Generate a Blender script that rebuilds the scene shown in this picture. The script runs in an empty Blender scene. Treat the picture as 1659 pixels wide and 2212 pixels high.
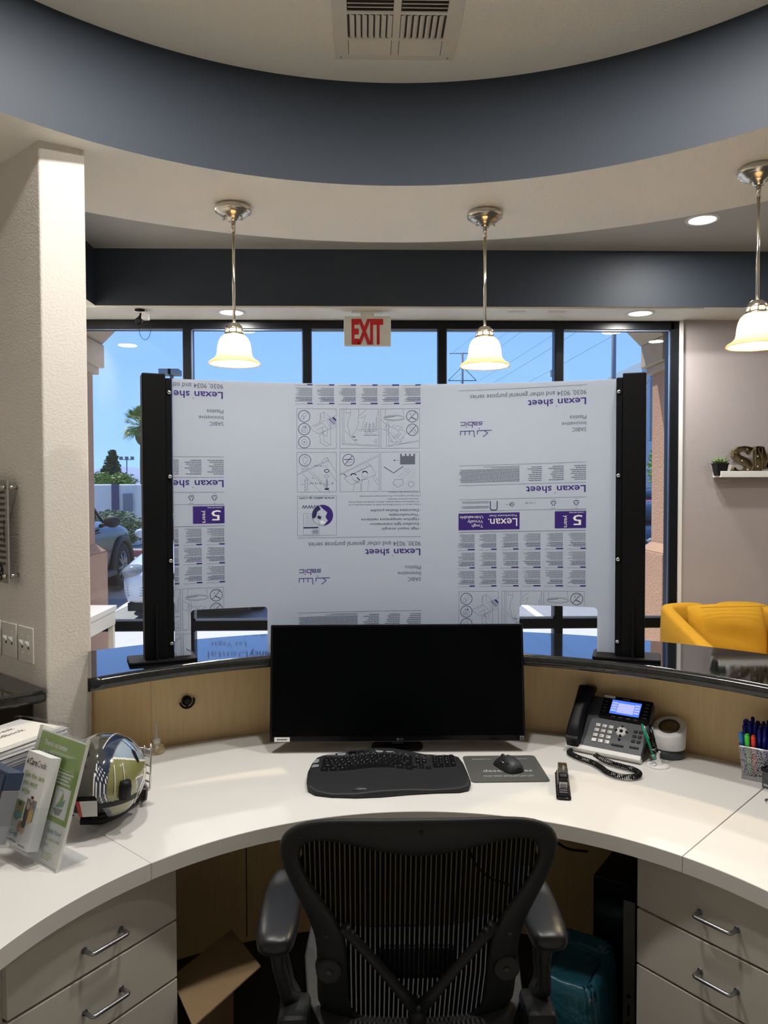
import bpy, math, random
from mathutils import Vector, Matrix
from math import sin, cos, pi, radians as R
random.seed(7)
D = bpy.data
sc = bpy.context.scene
COL = sc.collection

# ------------------------------------------------------------------ camera, sky, sun, exposure
cam_d = D.cameras.new('camera'); cam = D.objects.new('camera', cam_d); COL.objects.link(cam)
cam_d.sensor_fit = 'HORIZONTAL'; cam_d.sensor_width = 36; cam_d.lens = 36 * 1660 / 1659; cam_d.clip_end = 3000
def cam_matrix(pitch, yaw, roll, o):
    p, y, r = R(pitch), R(yaw), R(roll)
    fw = Vector((sin(y) * cos(p), cos(y) * cos(p), -sin(p))); rt = Vector((cos(y), -sin(y), 0)); up = rt.cross(fw)
    rt2 = rt * cos(r) + up * sin(r); up2 = rt2.cross(fw)
    return Matrix(((rt2.x, up2.x, -fw.x, o[0]), (rt2.y, up2.y, -fw.y, o[1]), (rt2.z, up2.z, -fw.z, o[2]), (0, 0, 0, 1)))
cam.matrix_world = cam_matrix(1.7, 1.4, -0.15, (0, 0, 1.6))
sc.camera = cam
sc.view_settings.view_transform = 'Standard'; sc.view_settings.look = 'None'
sc.view_settings.gamma = 1; sc.view_settings.use_curve_mapping = False
EXPOSURE = 1.12
sc.view_settings.exposure = EXPOSURE
sc.cycles.transparent_max_bounces = 32
SKY_STRENGTH = 0.86
SUN_STRENGTH = 2.3
CAN_POWER = 8.7        # watts of one recessed ceiling light
BULB = 460.0            # emission of a pendant bulb

def lin(c):
    c = c / 255.0
    return c / 12.92 if c <= 0.04045 else ((c + 0.055) / 1.055) ** 2.4
def rgb(r, g, b): return (lin(r), lin(g), lin(b), 1)

w = D.worlds.new('sky'); sc.world = w; w.use_nodes = True
nt = w.node_tree; nt.nodes.clear()
tc = nt.nodes.new('ShaderNodeTexCoord'); sp = nt.nodes.new('ShaderNodeSeparateXYZ'); cr = nt.nodes.new('ShaderNodeValToRGB')
bg = nt.nodes.new('ShaderNodeBackground'); wo = nt.nodes.new('ShaderNodeOutputWorld')
nt.links.new(tc.outputs['Generated'], sp.inputs[0]); nt.links.new(sp.outputs['Z'], cr.inputs[0]); nt.links.new(cr.outputs[0], bg.inputs[0]); nt.links.new(bg.outputs[0], wo.inputs[0])
e = cr.color_ramp.elements
e[0].position = 0.0; e[0].color = (.27, .45, .70, 1); e[1].position = 1.0; e[1].color = (.035, .10, .35, 1)
for p_, c_ in ((0.06, (.225, .395, .72, 1)), (0.2, (.180, .335, .74, 1)), (0.5, (.07, .17, .46, 1))):
    q = e.new(p_); q.color = c_
bg.inputs[1].default_value = SKY_STRENGTH
sun_d = D.lights.new('sun', 'SUN'); sun = D.objects.new('sun', sun_d); COL.objects.link(sun)
sun_d.energy = SUN_STRENGTH; sun_d.angle = R(0.6); sun_d.color = (1, .96, .9)
sun.rotation_euler = Vector((-0.40, 0.33, 0.86)).to_track_quat('Z', 'Y').to_euler()

# ------------------------------------------------------------------ materials
def mat(name, col, rough=.5, metal=0, bump=0, bscale=100, var=0, vscale=8, coat=0, trans=0, emit=None, estr=0, ior=1.45, spec=.5, voronoi=False, detail=3, vcol=None):
    m = D.materials.new(name); m.use_nodes = True; n = m.node_tree.nodes; l = m.node_tree.links
    b = n['Principled BSDF']
    c = tuple(col[:3]) + (1,)
    b.inputs['Base Color'].default_value = c; b.inputs['Roughness'].default_value = rough; b.inputs['Metallic'].default_value = metal
    b.inputs['Coat Weight'].default_value = coat; b.inputs['Coat Roughness'].default_value = .05; b.inputs['Transmission Weight'].default_value = trans
    b.inputs['IOR'].default_value = ior; b.inputs['Specular IOR Level'].default_value = spec
    if emit: b.inputs['Emission Color'].default_value = tuple(emit[:3]) + (1,); b.inputs['Emission Strength'].default_value = estr
    if bump or var:
        t = n.new('ShaderNodeTexCoord')
    if bump:
        x = n.new('ShaderNodeTexVoronoi' if voronoi else 'ShaderNodeTexNoise'); x.inputs['Scale'].default_value = bscale
        if not voronoi: x.inputs['Detail'].default_value = detail
        l.new(t.outputs['Object'], x.inputs['Vector'])
        bp = n.new('ShaderNodeBump'); bp.inputs['Strength'].default_value = bump; bp.inputs['Distance'].default_value = .01
        l.new(x.outputs[0], bp.inputs['Height']); l.new(bp.outputs[0], b.inputs['Normal'])
    if var:
        x = n.new('ShaderNodeTexNoise'); x.inputs['Scale'].default_value = vscale; x.inputs['Detail'].default_value = 4
        l.new(t.outputs['Object'], x.inputs['Vector'])
        mx = n.new('ShaderNodeMix'); mx.data_type = 'RGBA'; l.new(x.outputs[0], mx.inputs[0])
        d = vcol if vcol else tuple(v * (1 - var) for v in c[:3])
        mx.inputs[6].default_value = tuple(d[:3]) + (1,); mx.inputs[7].default_value = tuple(min(1, v * (1 + var)) for v in c[:3]) + (1,) if not vcol else c
        l.new(mx.outputs[2], b.inputs['Base Color'])
    return m
def mix_mat(name, build):
    m = D.materials.new(name); m.use_nodes = True; n = m.node_tree.nodes; l = m.node_tree.links; n.clear()
    o = n.new('ShaderNodeOutputMaterial'); l.new(build(n, l), o.inputs[0]); return m
def clear_mat(name, tint, refl=1.0, rough=0.0, ior=1.5, haze=0, hazecol=(1, 1, 1, 1)):
    def f(n, l):
        t = n.new('ShaderNodeBsdfTransparent'); t.inputs[0].default_value = tuple(tint) + (1,)
        g = n.new('ShaderNodeBsdfGlossy'); g.inputs['Roughness'].default_value = rough
        fr = n.new('ShaderNodeFresnel'); ge = n.new('ShaderNodeNewGeometry'); mr = n.new('ShaderNodeMapRange')   # thin sheet: same reflectance from both faces
        mr.inputs[3].default_value = ior; mr.inputs[4].default_value = 1 / ior; l.new(ge.outputs['Backfacing'], mr.inputs[0]); l.new(mr.outputs[0], fr.inputs[0])
        mu = n.new('ShaderNodeMath'); mu.operation = 'MULTIPLY'; mu.inputs[1].default_value = refl; l.new(fr.outputs[0], mu.inputs[0])
        a = t.outputs[0]
        if haze:
            d = n.new('ShaderNodeBsdfDiffuse'); d.inputs[0].default_value = hazecol; m0 = n.new('ShaderNodeMixShader'); m0.inputs[0].default_value = haze
            l.new(a, m0.inputs[1]); l.new(d.outputs[0], m0.inputs[2]); a = m0.outputs[0]
        m = n.new('ShaderNodeMixShader'); l.new(mu.outputs[0], m.inputs[0]); l.new(a, m.inputs[1]); l.new(g.outputs[0], m.inputs[2]); return m.outputs[0]
    return mix_mat(name, f)
def translucent_mat(name, col, tcol, fac=.5, rough=.4, gloss=.06):
    def f(n, l):
        d = n.new('ShaderNodeBsdfDiffuse'); d.inputs[0].default_value = tuple(col[:3]) + (1,); t = n.new('ShaderNodeBsdfTranslucent'); t.inputs[0].default_value = tuple(tcol[:3]) + (1,)
        m = n.new('ShaderNodeMixShader'); m.inputs[0].default_value = fac; l.new(d.outputs[0], m.inputs[1]); l.new(t.outputs[0], m.inputs[2])
        g = n.new('ShaderNodeBsdfGlossy'); g.inputs['Roughness'].default_value = rough; m2 = n.new('ShaderNodeMixShader'); m2.inputs[0].default_value = gloss
        l.new(m.outputs[0], m2.inputs[1]); l.new(g.outputs[0], m2.inputs[2]); return m2.outputs[0]
    return mix_mat(name, f)

M = {}
M['wallpaint'] = mat('wall_paint', (.70, .655, .60), .6, bump=.25, bscale=130, voronoi=False)
M['wallwarm'] = mat('wall_paint_mauve', (.40, .36, .358), .6, bump=.2, bscale=130)
M['ceil'] = mat('ceiling_paint', (.90, .865, .785), .38, bump=.35, bscale=160)
M['ceilshade'] = mat('lobby_ceiling_shaded', (.50, .49, .455), .5, bump=.2, bscale=160)  # greyer than the ring: the lobby's dimmer light is put into the colour
M['navy'] = mat('navy_paint', (.030, .040, .056), .55)
M['carpetgrey'] = mat('dark_grey_carpet', (.05, .055, .052), .95, bump=.6, bscale=300, var=.4, vscale=60)
M['bouncefloor'] = mat('pale_bounce_floor', (.74, .71, .66), .4, var=.06, vscale=5)
M['carpet'] = mat('dark_carpet', (.035, .045, .04), .95, bump=.6, bscale=300, var=.4, vscale=60)
M['laminate'] = mat('laminate_top', (.74, .72, .69), .38)
M['lamedge'] = mat('laminate_edge', (.60, .57, .53), .4)
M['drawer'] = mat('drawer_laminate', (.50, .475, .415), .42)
M['gap'] = mat('dark_gap', (.06, .045, .035), .8)
M['granite'] = mat('black_granite', (.004, .005, .006), .04, var=.9, vscale=180, spec=.7, ior=2.0)
M['graedge'] = mat('black_granite_edge', (.03, .03, .028), .14, spec=.6, var=.9, vscale=50, vcol=(.005, .005, .005))
M['black'] = mat('black_plastic', (.006, .006, .007), .45, bump=.1, bscale=600, spec=.3)
M['blackgloss'] = mat('black_gloss', (.003, .003, .004), .15, spec=.35)
M['screen'] = mat('screen_black', (.0006, .0010, .0016), .3, spec=.08)
M['darkgrey'] = mat('dark_grey_plastic', (.035, .038, .04), .45)
M['mframe'] = mat('black_window_metal', (.004, .005, .007), .35, spec=.3)
M['postblack'] = mat('black_textured_metal', (.003, .003, .0035), .55, bump=.25, bscale=500, spec=.15)
M['chrome'] = mat('brushed_nickel', (.62, .58, .52), .22, 1)
M['steel'] = mat('polished_steel', (.75, .75, .78), .18, 1)
M['satin'] = mat('satin_steel', (.42, .42, .46), .32, 1)
M['white'] = mat('white_plastic', (.78, .77, .75), .4)
M['whitemetal'] = mat('white_enamel', (.72, .68, .62), .45)
M['paper'] = mat('white_paper', (.80, .80, .80), .6)
M['purple'] = mat('purple_ink', (.032, .012, .17), .5)
M['ink'] = mat('navy_ink', (.02, .02, .085), .5)
M['greyink'] = mat('grey_ink', (.11, .12, .17), .5)
M['film'] = translucent_mat('white_masking_film', (.56, .585, .635), (.54, .63, .80), .44, .35, .04)
M['glass'] = clear_mat('window_glass', (.90, .95, .98), 1.15)
M['acrylic'] = clear_mat('clear_acrylic', (.96, .97, .975), .9, haze=.02)
M['smoke'] = clear_mat('frosted_acrylic', (.60, .60, .56), .6, rough=.1, haze=.55, hazecol=(.42, .40, .36, 1))
M['red'] = mat('exit_red', (.62, .02, .02), .5)
M['cream'] = mat('cream_plastic', (.74, .74, .66), .4)
M['emitwarm'] = mat('bulb_glow', (1, .9, .7), .5, emit=(1, .80, .50), estr=BULB)
M['emitcan'] = mat('downlight_glow', (1, 1, 1), .5, emit=(1, .93, .84), estr=6)
M['shade'] = translucent_mat('bell_glass', (.74, .64, .48), (.95, .82, .60), .5, .15, .08)
M['bronze'] = mat('collar_bronze', (.35, .30, .25), .3, 1)
M['concrete'] = mat('pale_concrete', (.62, .60, .55), .8, bump=.1, bscale=60, var=.06, vscale=6)
M['asphalt'] = mat('asphalt', (.36, .35, .33), .85, bump=.15, bscale=200, var=.12, vscale=5)
M['stucco'] = mat('tan_stucco', (.46, .27, .175), .85, bump=1.0, bscale=55, detail=6, var=.15, vscale=60)
M['stuccoplain'] = mat('tan_stucco_smooth', (.46, .36, .26), .85, bump=.5, bscale=40)
M['stone'] = mat('whitewashed_wall', (.78, .74, .66), .8)
M['leafdark'] = mat('pine_leaf', (.035, .07, .03), .7, var=.5, vscale=3)
M['leaf'] = mat('bright_leaf', (.20, .30, .06), .6, var=.5, vscale=2)
M['bushleaf'] = mat('bush_leaf', (.14, .19, .075), .6, var=.6, vscale=9)
M['trunk'] = mat('bark', (.10, .075, .055), .9, bump=.6, bscale=12)
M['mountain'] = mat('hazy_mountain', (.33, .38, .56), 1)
M['grass'] = mat('lawn', (.16, .26, .06), .9, var=.3, vscale=.5)
M['carwhite'] = mat('white_car_paint', (.80, .83, .86), .2, coat=.8)
M['carnavy'] = mat('dark_blue_car_paint', (.006, .009, .016), .18, spec=.5)
M['carred'] = mat('red_car_paint', (.45, .02, .035), .2, coat=1)
M['carglass'] = mat('car_window', (.012, .018, .022), .05)
M['tyre'] = mat('tyre_rubber', (.015, .015, .016), .8)
M['rim'] = mat('alloy_rim', (.30, .30, .31), .35, .8)
M['cladding'] = mat('grey_cladding', (.035, .036, .04), .6)
M['lampglass'] = mat('headlight', (.30, .32, .30), .12, coat=1, var=.4, vscale=14)
M['curbred'] = mat('red_curb', (.33, .11, .10), .8)
M['stripe'] = mat('white_road_paint', (.80, .80, .78), .7)
M['polegrey'] = mat('pole_metal', (.22, .23, .25), .6)
M['bluepanel'] = mat('pale_blue_panel', (.42, .49, .56), .6)
M['yellow'] = mat('yellow_fabric', (.56, .29, .012), .9, bump=.3, bscale=700, var=.08, vscale=20)
M['letterbrown'] = mat('bronze_sheet', (.17, .125, .06), .45, .4, var=.3, vscale=30)
M['cardboard'] = mat('cardboard', (.30, .20, .105), .85, bump=.2, bscale=90, var=.08, vscale=30)
M['bagblue'] = mat('blue_bag', (.012, .075, .105), .35, bump=.8, bscale=18)
M['beigebin'] = mat('beige_bin', (.33, .29, .23), .5)
M['green'] = mat('poster_green', (.24, .40, .045), .35)
M['greentext'] = mat('olive_green_ink', (.30, .42, .08), .5)
M['teal'] = mat('teal_ink', (.10, .30, .32), .5)
M['navybox'] = mat('navy_card', (.035, .055, .10), .4)
M['greybox'] = mat('grey_card', (.22, .23, .25), .4)
M['penblue'] = mat('blue_pen', (.012, .014, .24), .25)
M['pengreen'] = mat('green_marker', (.08, .62, .06), .3)
M['penred'] = mat('red_marker', (.72, .05, .03), .3)
M['pencyan'] = mat('light_blue_pen', (.03, .20, .55), .3)
M['penteal'] = mat('green_pen', (.0, .25, .14), .3)
M['pad'] = mat('mouse_pad_cloth', (.085, .085, .078), .8)
M['keymat'] = mat('keyboard_black', (.020, .021, .023), .5, bump=.08, bscale=500, spec=.35)
M['keycap'] = mat('key_black', (.006, .006, .007), .4, spec=.3)
M['keygrey'] = mat('media_key_grey', (.26, .28, .30), .4)
M['keytxt'] = mat('key_legend', (.45, .47, .48), .5)
M['bluetxt'] = mat('key_legend_blue', (.12, .42, .50), .5)
M['phonegrey'] = mat('phone_grey', (.06, .066, .075), .4)
M['lcd'] = mat('phone_display', (.2, .2, .5), .3, emit=(.25, .27, .80), estr=.9)
M['lcdblue'] = mat('phone_display_blue', (.05, .1, .4), .3, emit=(.05, .14, .65), estr=.7)
M['olive'] = mat('olive_gold_shell', (.24, .235, .09), .14, coat=1)
M['helmnavy'] = mat('navy_shell', (.022, .034, .065), .12, coat=1)
M['helmblue'] = mat('ice_blue_shell', (.30, .38, .44), .15, coat=1)
M['helmdark'] = mat('bronze_shell', (.055, .055, .042), .1, coat=1)
M['helmgrey'] = mat('grey_shell', (.15, .14, .145), .2, coat=.8)
M['pipe'] = mat('white_piping', (.80, .77, .74), .3)
M['purple2'] = mat('dark_violet_paint', (.10, .09, .16), .7)
M['purple3'] = M['bluepanel']
M['skin'] = mat('printed_skin_tone', (.42, .22, .13), .5)
M['skin2'] = mat('printed_skin_tone_pale', (.62, .40, .30), .5)
M['hair'] = mat('printed_dark_brown', (.06, .03, .025), .5)
M['yel2'] = mat('printed_yellow', (.62, .42, .10), .5)
M['succ'] = mat('succulent_leaf', (.14, .20, .08), .5, var=.4, vscale=30)
M['liquid'] = clear_mat('clear_plastic', (.93, .88, .76), .8, rough=.1, haze=.22, hazecol=(.85, .75, .55, 1))
M['whiteglossy'] = mat('white_speaker_shell', (.74, .74, .74), .3)
M['whitehaze'] = clear_mat('milky_plastic', (.9, .9, .88), .6, rough=.2, haze=.55, hazecol=(.85, .85, .8, 1))
M['keytxtw'] = mat('label_paper', (.55, .54, .50), .5)
M['labelred'] = mat('label_red', (.42, .045, .03), .5)
M['leafprint'] = mat('printed_foliage', (.25, .32, .06), .5)
M['greypaper'] = mat('grey_papers', (.42, .41, .43), .6, var=.3, vscale=40)
M['greystrip'] = mat('grey_front_strip', (.11, .115, .11), .4)
M['chairblack'] = mat('chair_black_plastic', (.010, .011, .012), .5, bump=.06, bscale=500, spec=.35)
M['armpad'] = mat('armrest_black', (.009, .010, .012), .36)
M['seatgrey'] = mat('seat_fabric', (.05, .05, .052), .7)
def wood_mat():
    m = D.materials.new('maple_veneer'); m.use_nodes = True; n = m.node_tree.nodes; l = m.node_tree.links; b = n['Principled BSDF']
    t = n.new('ShaderNodeTexCoord'); mp = n.new('ShaderNodeMapping'); mp.inputs['Scale'].default_value = (14, 14, .9)
    x = n.new('ShaderNodeTexNoise'); x.inputs['Scale'].default_value = 6; x.inputs['Detail'].default_value = 6
    c = n.new('ShaderNodeValToRGB'); c.color_ramp.elements[0].position = .3; c.color_ramp.elements[0].color = (.70, .50, .245, 1); c.color_ramp.elements[1].position = .7; c.color_ramp.elements[1].color = (.77, .56, .29, 1)
    l.new(t.outputs['Object'], mp.inputs[0]); l.new(mp.outputs[0], x.inputs['Vector']); l.new(x.outputs[0], c.inputs[0]); l.new(c.outputs[0], b.inputs['Base Color'])
    b.inputs['Roughness'].default_value = .4; return m
M['maple'] = wood_mat()
def stripe_mat(name, period, slit, axis='X'):   # woven chair fabric: opaque black bands with thin see-through slits between them
    m = D.materials.new(name); m.use_nodes = True; n = m.node_tree.nodes; l = m.node_tree.links; n.clear(); o = n.new('ShaderNodeOutputMaterial')
    t = n.new('ShaderNodeTexCoord'); s = n.new('ShaderNodeSeparateXYZ'); l.new(t.outputs['Object'], s.inputs[0])
    a = n.new('ShaderNodeMath'); a.operation = 'DIVIDE'; a.inputs[1].default_value = period; l.new(s.outputs[axis], a.inputs[0])
    f = n.new('ShaderNodeMath'); f.operation = 'FRACT'; l.new(a.outputs[0], f.inputs[0])
    g = n.new('ShaderNodeMath'); g.operation = 'LESS_THAN'; g.inputs[1].default_value = slit; l.new(f.outputs[0], g.inputs[0])
    d = n.new('ShaderNodeBsdfDiffuse'); d.inputs[0].default_value = (.006, .0065, .007, 1)
    d2 = n.new('ShaderNodeBsdfDiffuse'); d2.inputs[0].default_value = (.05, .053, .056, 1)
    tr = n.new('ShaderNodeBsdfTransparent'); mm = n.new('ShaderNodeMixShader'); mm.inputs[0].default_value = .55
    l.new(d2.outputs[0], mm.inputs[1]); l.new(tr.outputs[0], mm.inputs[2])
    m2 = n.new('ShaderNodeMixShader'); l.new(g.outputs[0], m2.inputs[0]); l.new(d.outputs[0], m2.inputs[1]); l.new(mm.outputs[0], m2.inputs[2]); l.new(m2.outputs[0], o.inputs[0]); return m
M['pellicle'] = stripe_mat('chair_mesh', .0099, .26)
def mesh_metal():
    m = D.materials.new('wire_mesh'); m.use_nodes = True; n = m.node_tree.nodes; l = m.node_tree.links; n.clear(); o = n.new('ShaderNodeOutputMaterial')
    t = n.new('ShaderNodeTexCoord'); v = n.new('ShaderNodeTexVoronoi'); v.inputs['Scale'].default_value = 420; l.new(t.outputs['Object'], v.inputs['Vector'])
    g = n.new('ShaderNodeMath'); g.operation = 'LESS_THAN'; g.inputs[1].default_value = .5; l.new(v.outputs[0], g.inputs[0])
    d = n.new('ShaderNodeBsdfGlossy'); d.inputs[0].default_value = (.4, .4, .42, 1); d.inputs['Roughness'].default_value = .4; tr = n.new('ShaderNodeBsdfTransparent')
    mx = n.new('ShaderNodeMixShader'); l.new(g.outputs[0], mx.inputs[0]); l.new(d.outputs[0], mx.inputs[1]); l.new(tr.outputs[0], mx.inputs[2]); l.new(mx.outputs[0], o.inputs[0]); return m
M['wiremesh'] = mesh_metal()

# ------------------------------------------------------------------ mesh builder
_tc = {}
def text2d(body, bold=0.0, spacing=1.0):
    k = (body, bold, spacing)
    if k not in _tc:
        cu = D.curves.new('t', 'FONT'); cu.body = body; cu.size = 1; cu.offset = bold; cu.resolution_u = 2; cu.space_character = spacing
        ob = D.objects.new('t', cu); COL.objects.link(ob)
        dg = bpy.context.evaluated_depsgraph_get(); me = ob.evaluated_get(dg).to_mesh()
        vs = [(v.co.x, v.co.y) for v in me.vertices]; fs = [tuple(p.vertices) for p in me.polygons]
        ob.evaluated_get(dg).to_mesh_clear(); D.objects.remove(ob); D.curves.remove(cu)
        xs = [v[0] for v in vs] or [0, 1]
        _tc[k] = (vs, fs, min(xs), max(xs))
    return _tc[k]
def frame_from(d):
    d = Vector(d).normalized(); a = Vector((0, 0, 1)) if abs(d.z) < .95 else Vector((1, 0, 0))
    u = a.cross(d).normalized(); return u, d.cross(u)
class MB:
    def __init__(s): s.v = []; s.f = []; s.m = []; s.s = []; s.X = Matrix.Identity(4)
    def add(s, vs, fs, m=0, sm=False):
        b = len(s.v); s.v += [tuple(s.X @ Vector(v)) for v in vs]
        for f in fs: s.f.append(tuple(b + i for i in f)); s.m.append(m); s.s.append(sm)
        return s
    def box(s, x0, x1, y0, y1, z0, z1, m=0):
        v = [(x, y, z) for z in (z0, z1) for y in (y0, y1) for x in (x0, x1)]
        return s.add(v, [(0, 2, 3, 1), (4, 5, 7, 6), (0, 1, 5, 4), (2, 6, 7, 3), (0, 4, 6, 2), (1, 3, 7, 5)], m)
    def prism(s, poly, z0, z1, m=0, ms=None, top=None):
        n = len(poly); v = [(p[0], p[1], z0) for p in poly] + [(p[0], p[1], z1) for p in poly]
        a = sum(poly[i][0] * poly[(i + 1) % n][1] - poly[(i + 1) % n][0] * poly[i][1] for i in range(n))
        t = tuple(range(n, 2 * n)); b = tuple(reversed(range(n)))
        sd = [(i, (i + 1) % n, n + (i + 1) % n, n + i) for i in range(n)]
        if a < 0: t = t[::-1]; b = b[::-1]; sd = [f[::-1] for f in sd]
        s.add(v, [t, b], m); 
        bb = len(s.v) - 2 * n
        for f in sd: s.f.append(tuple(bb + i for i in f)); s.m.append(m if ms is None else ms); s.s.append(False)
        return s
    def loft(s, rings, m=0, sm=True, caps=True, closed=True):
        n = len(rings[0]); v = [p for r in rings for p in r]; f = []
        for i in range(len(rings) - 1):
            for j in range(n if closed else n - 1):
                a = i * n + j; b = i * n + (j + 1) % n; f.append((a, b, b + n, a + n))
        s.add(v, f, m, sm)
        if caps:
            b = len(s.v) - len(v)
            s.f.append(tuple(b + i for i in reversed(range(n)))); s.m.append(m); s.s.append(False)
            s.f.append(tuple(b + len(v) - n + i for i in range(n))); s.m.append(m); s.s.append(False)
        return s
    def cyl(s, p0, p1, r0, r1=None, n=20, m=0, caps=True, sm=True):
        p0, p1 = Vector(p0), Vector(p1); r1 = r0 if r1 is None else r1; u, w = frame_from(p1 - p0)
        return s.loft([[tuple(p + (u * cos(2 * pi * i / n) + w * sin(2 * pi * i / n)) * r) for i in range(n)] for p, r in ((p0, r0), (p1, r1))], m, sm, caps)
    def lathe(s, prof, o=(0, 0, 0), d=(0, 0, 1), n=32, m=0, sm=True, caps=False):
        o = Vector(o); d = Vector(d).normalized(); u, w = frame_from(d)
        return s.loft([[tuple(o + d * z + (u * cos(2 * pi * i / n) + w * sin(2 * pi * i / n)) * r) for i in range(n)] for r, z in prof], m, sm, caps)
    def tube(s, pts, r, n=8, m=0, closed=False, sm=True):
        P = [Vector(p) for p in pts]; rs = r if isinstance(r, (list, tuple)) else [r] * len(P); rings = []; u = None
        for i, p in enumerate(P):
            if closed: d = P[(i + 1) % len(P)] - P[i - 1]
            else: d = P[min(i + 1, len(P) - 1)] - P[max(i - 1, 0)]
            d.normalize()
            if u is None: u, w = frame_from(d)
            else:
                u = (u - d * u.dot(d)).normalized(); w = d.cross(u)
            rings.append([tuple(p + (u * cos(2 * pi * k / n) + w * sin(2 * pi * k / n)) * rs[i]) for k in range(n)])
        if closed: rings.append(rings[0])
        return s.loft(rings, m, sm, not closed)
    def sphere(s, c, r, n=20, k=12, m=0, sx=1, sy=1, sz=1, z0=-1, z1=1):
        a0, a1 = math.asin(z0), math.asin(z1)
        rings = []
        for i in range(k + 1):
            a = a0 + (a1 - a0) * i / k; rr = max(cos(a), 1e-4) * r
            rings.append([(c[0] + rr * cos(2 * pi * j / n) * sx, c[1] + rr * sin(2 * pi * j / n) * sy, c[2] + r * sin(a) * sz) for j in range(n)])
        return s.loft(rings, m, True, True)
    def rbox(s, x0, x1, y0, y1, z0, z1, r, m=0, n=4, ez=None):   # rounded in plan, small chamfer on top and bottom
        ez = min(r * .5, (z1 - z0) * .3) if ez is None else ez
        def rr(o):
            pts = []
            for cx, cy, a in ((x1 - r, y1 - r, 0), (x0 + r, y1 - r, 90), (x0 + r, y0 + r, 180), (x1 - r, y0 + r, 270)):
                for i in range(n + 1):
                    t = R(a + 90 * i / n); pts.append((cx + (r - o) * cos(t), cy + (r - o) * sin(t)))
            return pts
        lv = [(ez, z0), (ez * .3, z0 + ez * .3), (0, z0 + ez), (0, z1 - ez), (ez * .3, z1 - ez * .3), (ez, z1)]
        return s.loft([[(p[0], p[1], z) for p in rr(o)] for o, z in lv], m, True, True)
    def quad(s, a, b, c, d, m=0): return s.add([a, b, c, d], [(0, 1, 2, 3)], m)
    def text(s, body, o, ux, uy, size, m=0, width=None, bold=0.0, align='L', spacing=1.0):
        vs, fs, x0, x1 = text2d(body, bold, spacing); ux, uy, o = Vector(ux).normalized(), Vector(uy).normalized(), Vector(o)
        sx = size if width is None else width / max(x1 - x0, 1e-6)
        off = {'L': x0, 'C': (x0 + x1) / 2, 'R': x1}[align]
        return s.add([tuple(o + ux * (x - off) * sx + uy * y * size) for x, y in vs], fs, m)
    def build(s, name, mats, parent=None, bevel=0, seg=2, sub=0, solid=0):
        me = D.meshes.new(name); me.from_pydata(s.v, [], s.f)
        for q in (mats if isinstance(mats, (list, tuple)) else [mats]): me.materials.append(M[q] if isinstance(q, str) else q)
        me.polygons.foreach_set('material_index', s.m); me.polygons.foreach_set('use_smooth', s.s); me.update()
        o = D.objects.new(name, me); COL.objects.link(o)
        if parent: o.parent = parent
        if solid: q = o.modifiers.new('solid', 'SOLIDIFY'); q.thickness = solid; q.offset = 0
        if bevel: q = o.modifiers.new('bevel', 'BEVEL'); q.width = bevel; q.segments = seg; q.limit_method = 'ANGLE'; q.angle_limit = R(40)
        if sub: q = o.modifiers.new('sub', 'SUBSURF'); q.levels = sub; q.render_levels = sub
        return o
def thing(name, label, cat, loc=(0, 0, 0), rot=(0, 0, 0), group=None):
    o = D.objects.new(name, None); COL.objects.link(o); o.location = loc; o.rotation_euler = rot if isinstance(rot, (tuple, list)) else (0, 0, rot)
    o.empty_display_size = .05; return tag(o, label, cat, group)
def tag(o, label, cat, group=None):
    o['label'] = label; o['category'] = cat
    if group: o['group'] = group
    return o
def struct(o): o['kind'] = 'structure'; return o
def copy_tree(o, parent=None):
    c = o.copy(); COL.objects.link(c)
    if parent: c.parent = parent
    for ch in list(o.children): copy_tree(ch, c)
    return c
def arc(c, r, a0, a1, n):       # angles in degrees measured clockwise from +Y
    return [(c[0] + r * sin(R(a0 + (a1 - a0) * i / n)), c[1] + r * cos(R(a0 + (a1 - a0) * i / n))) for i in range(n + 1)]
def dashes(mb, x0, x1, y0, y1, rows, pl, m=0, h=.45, al='L', rag=.3, rnd=random):   # rows of unreadable small print
    for i in range(rows):
        yy = y0 + (y1 - y0) * (i + .5) / rows; hh = abs(y1 - y0) / rows * h / 2
        L = (x1 - x0) * (1 - rnd.random() * rag); x = x0 if al == 'L' else x1 - L
        e_ = x + L
        while x < e_ - .0005:
            w_ = min((x1 - x0) * rnd.uniform(.06, .2), e_ - x); mb.quad(pl(x, yy - hh), pl(x + w_ * .85, yy - hh), pl(x + w_ * .85, yy + hh), pl(x, yy + hh), m); x += w_

# ================================================================== THE ROOM
CC = (.11, 1.31)       # centre of the round ceiling drum
struct(MB().box(-2.3, 4.2, -2.7, 5.4, -.1, 0).build('floor', 'carpetgrey'))
struct(MB().box(-2.09, 2.6, -2.49, 1.0, .0005, .006).build('floor_bounce', 'bouncefloor'))  # unseen pale surface added to bounce light up to the ceiling

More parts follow.
